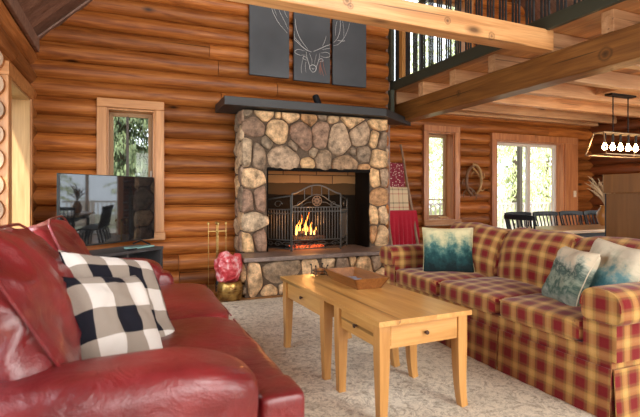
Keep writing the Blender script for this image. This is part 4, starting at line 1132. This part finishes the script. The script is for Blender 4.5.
for z in (.524, .547):
    b.tube([(1.256,3.088,z),(1.340,3.088,z),(1.340,3.172,z),(1.256,3.172,z),(1.256,3.088,z)], .0028, 5)
b.tube([(1.256,3.088,.524),(1.340,3.172,.524)], .0028, 5); b.tube([(1.256,3.172,.524),(1.340,3.088,.524)], .0028, 5)
b.obj('wire_frame', 'black_metal', e)
for k in range(4):
    b = MB(); b.lathe([(.036,0),(.038,.002),(.038,.006),(.036,.008)], (1.298,3.13,.5275+k*.0088), 20)
    props(b.obj('wooden_coaster', 'traywood'), ['round wooden coaster lowest in the wire holder','round wooden coaster second from the bottom of the wire holder','round wooden coaster third from the bottom of the wire holder','round wooden coaster topmost in the wire holder'][k], 'coaster', 'coasters in the wire holder')

# ------------------------------------------------------------------ blanket ladder
e = thing('blanket_ladder', 'rustic pole ladder with blankets leaning on the logs right of the fireplace', 'ladder', (3.72, 5.8, 0))
def lp(x, t): return (x, 5.62+.53*t, 1.86*t)
for x in (3.52, 3.92):
    b = MB(); b.tube([tuple(Vector(lp(x+(.02 if x > 3.7 else -.02)*(1-t/8)*1.5, t/8))+Vector((.004*math.sin(t*2),0,.02))) for t in range(9)], [.022,.021,.021,.02,.02,.019,.019,.018,.017], 9); b.obj('rail', 'log_end', e)
for t in (.17, .455, .64, .84):
    b = MB(); b.tube([lp(3.515, t), lp(3.925, t)], .014, 8); b.obj('rung', 'log_end', e)
def blanket(name, t_rung, drop_f, drop_b, x0, x1, mat, label, amp=.012, seed=1, thick=.012):
    """a folded blanket hung over a rung, both tails falling plumb"""
    ry, rz = lp(0, t_rung)[1:]; K = 30; prof = []
    for s_ in range(8): prof.append((-.034-.012*(s_/7)*0-.03*(1-s_/7), rz-drop_f*(1-s_/7)))
    for s_ in range(1, 6): q = PI-PI*s_/6; prof.append((math.cos(q)*.032, rz+math.sin(q)*.03))
    for s_ in range(6): prof.append((.034, rz-drop_b*s_/5))
    g = random.Random(seed); ph = g.uniform(0, 6); vs = []; n = len(prof)
    for i in range(K+1):
        x = x0+(x1-x0)*i/K
        for j, (dy, z) in enumerate(prof):
            dep = min(1, abs(z-rz)/.3); w = amp*math.sin(i/K*PI*7+ph)*dep
            sp = 1+.06*dep
            vs.append(((x-(x0+x1)/2)*sp+(x0+x1)/2, ry+dy-(abs(w) if dy < 0 else -w*.3)-(.01 if dy < 0 else 0), z-.006*math.sin(i/K*5+ph)*(1 if j in (0, n-1) else 0)))
    N = len(vs); vs2 = []
    for k, v in enumerate(vs):
        j = k % n; sgn = 1 if prof[j][0] < 0 else -1
        vs2.append((v[0], v[1]+sgn*thick*.8 if abs(prof[j][1]-rz) > .0 and prof[j][1] < rz else v[1]*1.0, v[2]-(thick*.6 if prof[j][1] >= rz else 0)))
    fs = [(i*n+j, (i+1)*n+j, (i+1)*n+j+1, i*n+j+1) for i in range(K) for j in range(n-1)]
    fs += [(N+i*n+j+1, N+(i+1)*n+j+1, N+(i+1)*n+j, N+i*n+j) for i in range(K) for j in range(n-1)]
    fs += [(i*n, N+i*n, N+(i+1)*n, (i+1)*n) for i in range(K)]+[(i*n+n-1, (i+1)*n+n-1, N+(i+1)*n+n-1, N+i*n+n-1) for i in range(K)]
    fs += [(j+1, N+j+1, N+j, j) for j in range(n-1)]+[(K*n+j, N+K*n+j, N+K*n+j+1, K*n+j+1) for j in range(n-1)]
    b = MB(); b._a(vs+vs2, fs); return props(b.obj(name, mat, None, 60), label, 'blanket')
blanket('throw_blanket', .84, .36, .25, 3.56, 3.885, 'maroon_weave', 'maroon and white woven blanket on the top rung of the ladder', .006, 2)
blanket('throw_blanket', .64, .36, .25, 3.56, 3.89, 'cream_plaid', 'cream plaid blanket on the middle rung of the ladder', .006, 3)
blanket('throw_blanket', .455, .64, .42, 3.50, 3.99, 'crimson_fleece', 'plain crimson fleece blanket on the low rung of the ladder', .035, 4, .016)

# ------------------------------------------------------------------ antler wreath, wall switch
e = thing('antler_wreath', 'wreath of brown interlocking antlers on the log wall between window and glass door', 'wall ornament', (5.40, 6.22, 1.35))
def antler(pts, r, tines, mat):
    b = MB(); b.tube(pts, [r*(.6+.6*math.sin(PI*min(1, i/(len(pts)-1)*.7+.2)))*(1 if i < len(pts)-1 else .3) for i in range(len(pts))], 8)
    for tn in tines: b.tube(tn, [r*.75, r*.6, r*.2], 7)
    b.obj('antler', mat, e)
def ring(c, rx, rz, a0, a1, y, n=12, tw=0): return [(c[0]+rx*math.cos(R(a0+(a1-a0)*i/n)), y-tw*math.sin(PI*i/n), c[1]+rz*math.sin(R(a0+(a1-a0)*i/n))) for i in range(n+1)]
Y_ = 6.205
antler(ring((5.40,1.36), .13, .25, 100, -80, Y_, tw=.03), .022, [[(5.53,Y_,1.36),(5.60,Y_-.02,1.40),(5.60,Y_-.02,1.49)], [(5.49,Y_,1.20),(5.57,Y_-.02,1.17),(5.62,Y_-.02,1.22)]], 'antler_tip')
antler(ring((5.36,1.34), .15, .24, 80, 275, Y_-.02, tw=.02), .022, [[(5.23,Y_,1.38),(5.15,Y_-.02,1.35),(5.13,Y_-.02,1.28)], [(5.25,Y_,1.20),(5.16,Y_-.02,1.13),(5.17,Y_-.02,1.05)]], 'antler')
antler([(5.36,Y_-.03,1.64),(5.34,Y_-.035,1.56),(5.43,Y_-.04,1.48),(5.50,Y_-.04,1.38)], .012, [[(5.37,Y_-.03,1.50),(5.32,Y_-.04,1.46),(5.30,Y_-.04,1.40)]], 'antler_tip')
antler([(5.22,Y_-.03,1.24),(5.32,Y_-.04,1.20),(5.42,Y_-.04,1.10),(5.50,Y_-.03,1.12)], .013, [[(5.32,Y_-.04,1.20),(5.33,Y_-.04,1.12),(5.27,Y_-.03,1.03)], [(5.40,Y_-.04,1.12),(5.42,Y_-.04,1.05),(5.38,Y_-.03,1.0)]], 'antler')
e = thing('light_switch', 'small tan light switch on the wide casing of the sliding glass door', 'light switch', (7.80, 6.20, 1.1))
b = MB(); b.box((7.80,6.21,1.12), (.07,.008,.12)); b.obj('plate', 'switch_plate', e, 0, bevel=.003)
b = MB(); b.box((7.80,6.203,1.12), (.012,.012,.025)); b.obj('toggle', 'sash_white', e, 0)

# ------------------------------------------------------------------ dining area
e = thing('dining_table', 'pale wooden dining table beyond the plaid sofa', 'dining table', (5.2, 3.9, 0))
b = MB(); b.bb(4.22, 6.3, 3.50, 4.12, .688, .725, .7); b.obj('tabletop', 'tabletop', e, 0, bevel=.006)
b = MB(); b.bb(4.34, 6.18, 3.60, 3.62, .60, .687); b.bb(4.34, 6.18, 4.0, 4.02, .60, .687); b.bb(4.32, 4.34, 3.60, 4.02, .60, .687); b.obj('apron', 'black_paint', e, 0)
for x in (4.36, 6.16):
    for y in (3.62, 4.0):
        b = MB(); b.tube([(x,y,.599),(x,y,.3),(x,y,.002)], [.045,.036,.028], 4); b.obj('leg', 'black_paint', e, 0)
ch = thing('dining_chair', 'x', 'chair', (0,0,0))
def hx(x, y, z): return (x, y, z)
b = MB(); b.puffy((0,0,.445), (.42,.42,.035), 4, 12); b.obj('seat', 'black_paint', ch)
for sx in (-1, 1):
    for sy in (-1, 1):
        b = MB(); b.tube([(sx*.15,sy*.14,.43),(sx*.19,sy*.19,.2),(sx*.21,sy*.21,.002)], [.016,.019,.013], 8); b.obj('leg', 'black_paint', ch)
b = MB()
for i in range(6):
    x = -.135+i*.054; b.tube([(x,.17,.46),(x*1.10,.205,.65),(x*1.2,.25,.845)], [.009,.0085,.008], 6)
b.obj('spindles', 'black_paint', ch)
for sx in (-1, 1):
    b = MB(); b.tube([(sx*.17,.165,.46),(sx*.185,.205,.65),(sx*.20,.25,.85)], [.014,.013,.011], 8); b.obj('back_post', 'black_paint', ch)
b = MB(); K = 10
vs = []
for i in range(K+1):
    a = -1+2*i/K; x = a*.218; y = .268-.03*a*a
    for (dy, z) in ((-.011,.825),(.011,.825),(.016,.885-.012*a**4),(-.006,.885-.012*a**4)): vs.append((x, y+dy, z))
b._a(vs, [(i*4+m, (i+1)*4+m, (i+1)*4+(m+1)%4, i*4+(m+1)%4) for i in range(K) for m in range(4)]+[(0,1,2,3),(K*4+3,K*4+2,K*4+1,K*4)]); b.obj('top_rail', 'black_paint', ch, 40)
spots = [(4.25, 3.88, R(90), 'black spindle-back chair at the left end of the dining table'),
         (4.62, 4.25, R(0), 'black spindle-back chair behind the one at the left end of the dining table'),
         (5.09, 4.25, R(0), 'black spindle-back chair on the far side of the table, before the glass door'),
         (5.56, 4.25, R(0), 'black spindle-back chair on the far side of the table, before the door casing'),
         (6.02, 4.25, R(0), 'black spindle-back chair on the far side of the table, beside the yellow vase')]
for i, (x, y, a, l) in enumerate(spots):
    o = ch if i == 0 else copy_tree(ch)
    o.location = (x, y, 0); o.rotation_euler = (0, 0, a); props(o, l, 'chair', 'black dining chairs')
# vase with pale branches
e = thing('ochre_vase', 'ochre yellow vase on the dining table beside the brown cabinet', 'vase', (5.42, 3.90, .726))
b = MB(); b.lathe([(.05,0),(.075,.03),(.095,.10),(.09,.16),(.06,.21),(.05,.23),(.057,.245),(.045,.24),(.04,.22)], (5.42,3.90,.726), 22); b.obj('vase_body', 'ochre_glaze', e)
br = thing('dried_branches', 'pale dried branches standing in the ochre vase', 'branches', (5.42, 3.90, .93))
g = random.Random(31)
for i in range(24):
    an = g.uniform(0, 2*PI); sp = g.uniform(.06, .36); h_ = g.uniform(.22, .50)
    dx = math.cos(an)*sp-.02; dy = math.sin(an)*sp*.5
    pts = [(5.42+dx*t*t+.008*math.sin(i+t*9), 3.90+dy*t*t, .93+h_*t*(1-.15*t)) for t in (0,.2,.4,.6,.8,1.)]
    b = MB(); b.tube(pts, [.004,.005,.007,.009,.008,.003], 6)
    for t_ in (2,3,4):
        q = Vector(pts[t_]); d = Vector((g.uniform(-1,1), g.uniform(-.5,.5), g.uniform(-.2,1.))).normalized()*.075
        b.tube([q, q+d*.6, q+d], [.004,.006,.002], 5)
    b.obj('branch', 'twig', br)
# brown cabinet
e = thing('tall_cabinet', 'brown wooden cabinet back at the right edge beyond the plaid sofa', 'cabinet', (4.5, 2.6, 0))
b = MB(); b.bb(4.215, 4.80, 2.02, 3.035, 0, 1.115, .5); b.obj('body', 'cabinet', e, 0)
b = MB(); b.bb(4.205, 4.81, 2.01, 3.045, 1.119, 1.295, .8); b.obj('crown_board', 'cabinet', e, 0, bevel=.004)
b = MB(); b.bb(4.21, 4.2145, 3.022, 3.034, 0, 1.112, .2); b.obj('corner_strip', 'black_shelf', e, 0)

# ------------------------------------------------------------------ pendant over the table
LX, LY = 6.33, 4.33
e = thing('pendant_lamp', 'rectangular bronze-framed pendant lamp with five glowing bulbs over the dining table', 'pendant lamp', (LX, LY, 2.41))
b = MB(); b.bb(LX-.25, LX+.25, LY-.055, LY+.055, 2.462, 2.489); b.obj('canopy', 'black_metal', e, 0, bevel=.003)
for s_ in (-.155, .155):
    b = MB(); b.tube([(LX+s_, LY, 2.461), (LX+s_, LY, 1.955)], .008, 8); b.obj('rod', 'black_metal', e)
b = MB(); w0, w1, d0, d1, zt, zb_ = .44, .50, .07, .15, 1.945, 1.645
T = [(LX-w0,LY-d0,zt),(LX+w0,LY-d0,zt),(LX+w0,LY+d0,zt),(LX-w0,LY+d0,zt)]; B_ = [(LX-w1,LY-d1,zb_),(LX+w1,LY-d1,zb_),(LX+w1,LY+d1,zb_),(LX-w1,LY+d1,zb_)]
for i in range(4):
    b.tube([T[i], T[(i+1)%4]], .010, 4); b.tube([B_[i], B_[(i+1)%4]], .010, 4); b.tube([T[i], B_[i]], .010, 4)
b.tube([(LX-w0,LY,zt),(LX+w0,LY,zt)], .013, 4)
b.obj('lamp_frame', 'lamp_bronze', e, 0)
for k in range(5):
    x = LX-.32+k*.16
    b = MB(); b.tube([(x,LY,1.94),(x,LY,1.82)], .016, 8); s_ = b.obj('socket', 'black_metal', e)
    b = MB(); b.lathe([(.012,0),(.014,-.015),(.030,-.05),(.034,-.07),(.027,-.095),(.006,-.108)], (x,LY,1.82), 14); bl = b.obj('bulb', 'bulb_light', e)

# ------------------------------------------------------------------ light
def area(name, loc, tgt, sx, sy, w, col):
    l = bpy.data.lights.new(name, 'AREA'); l.shape = 'RECTANGLE'; l.size = sx; l.size_y = sy; l.energy = w; l.color = col
    o = bpy.data.objects.new(name, l); COL.objects.link(o); o.location = loc
    o.rotation_euler = (Vector(tgt)-Vector(loc)).to_track_quat('-Z', 'Y').to_euler(); return o
day = (1., .96, .90)
area('daylight_rear_left', (1.4, -3.0, 1.45), (1.4, 5, 1.2), 2.3, 1.8, 95, day)
area('daylight_rear_right', (4.75, -3.0, 1.45), (3.5, 5, 1.2), 2.8, 1.8, 110, day)
area('daylight_rear_gable', (3.65, -3.0, 4.1), (2.2, 5, 1.6), 3.3, 2.1, 260, day)
area('daylight_patio_door', (-1.12, 2.3, 1.2), (3, 2.6, .9), 2.9, 1.9, 60, (.92,.96,1.))
area('dining_fill_light', (8.1, 1.2, 1.35), (5.2, 6.2, 1.2), 1.8, 1.4, 55, day)  # added fill lamp, brightens the dining wall from out of view
area('daylight_loft_window', (4.8, 6.05, 3.8), (4.0, 0, 3.2), 1.6, 1.5, 30, day)
l = bpy.data.lights.new('fire_glow', 'POINT'); l.energy = 9; l.color = (1., .42, .12); l.shadow_soft_size = .08
o = bpy.data.objects.new('fire_glow', l); COL.objects.link(o); o.location = (2.1, 5.33, .80)
l = bpy.data.lights.new('sun', 'SUN'); l.energy = 6.; l.color = (1., .95, .84); l.angle = R(2)
o = bpy.data.objects.new('sun', l); COL.objects.link(o); o.rotation_euler = Vector((.30, .62, -.95)).to_track_quat('-Z', 'Y').to_euler()
w = bpy.data.worlds.new('sky'); sc.world = w; w.use_nodes = True
bg = w.node_tree.nodes['Background']; bg.inputs[0].default_value = (.82, .91, 1., 1); bg.inputs[1].default_value = 2.2

# ------------------------------------------------------------------ camera
cam = bpy.data.cameras.new('camera'); co = bpy.data.objects.new('camera', cam); COL.objects.link(co); sc.camera = co
co.location = (0, 0, 1.1); co.rotation_euler = (R(90), 0, R(-22.63))
cam.sensor_width = 36; cam.lens = 26.04; cam.shift_y = -.0211; cam.clip_start = .05
cam.dof.use_dof = True; cam.dof.focus_distance = 4.6; cam.dof.aperture_fstop = 3.5
vs_ = sc.view_settings; vs_.view_transform = 'Standard'; vs_.look = 'None'; vs_.gamma = 1; vs_.use_curve_mapping = False; vs_.exposure = 0.58
sc.cycles.use_denoising = True
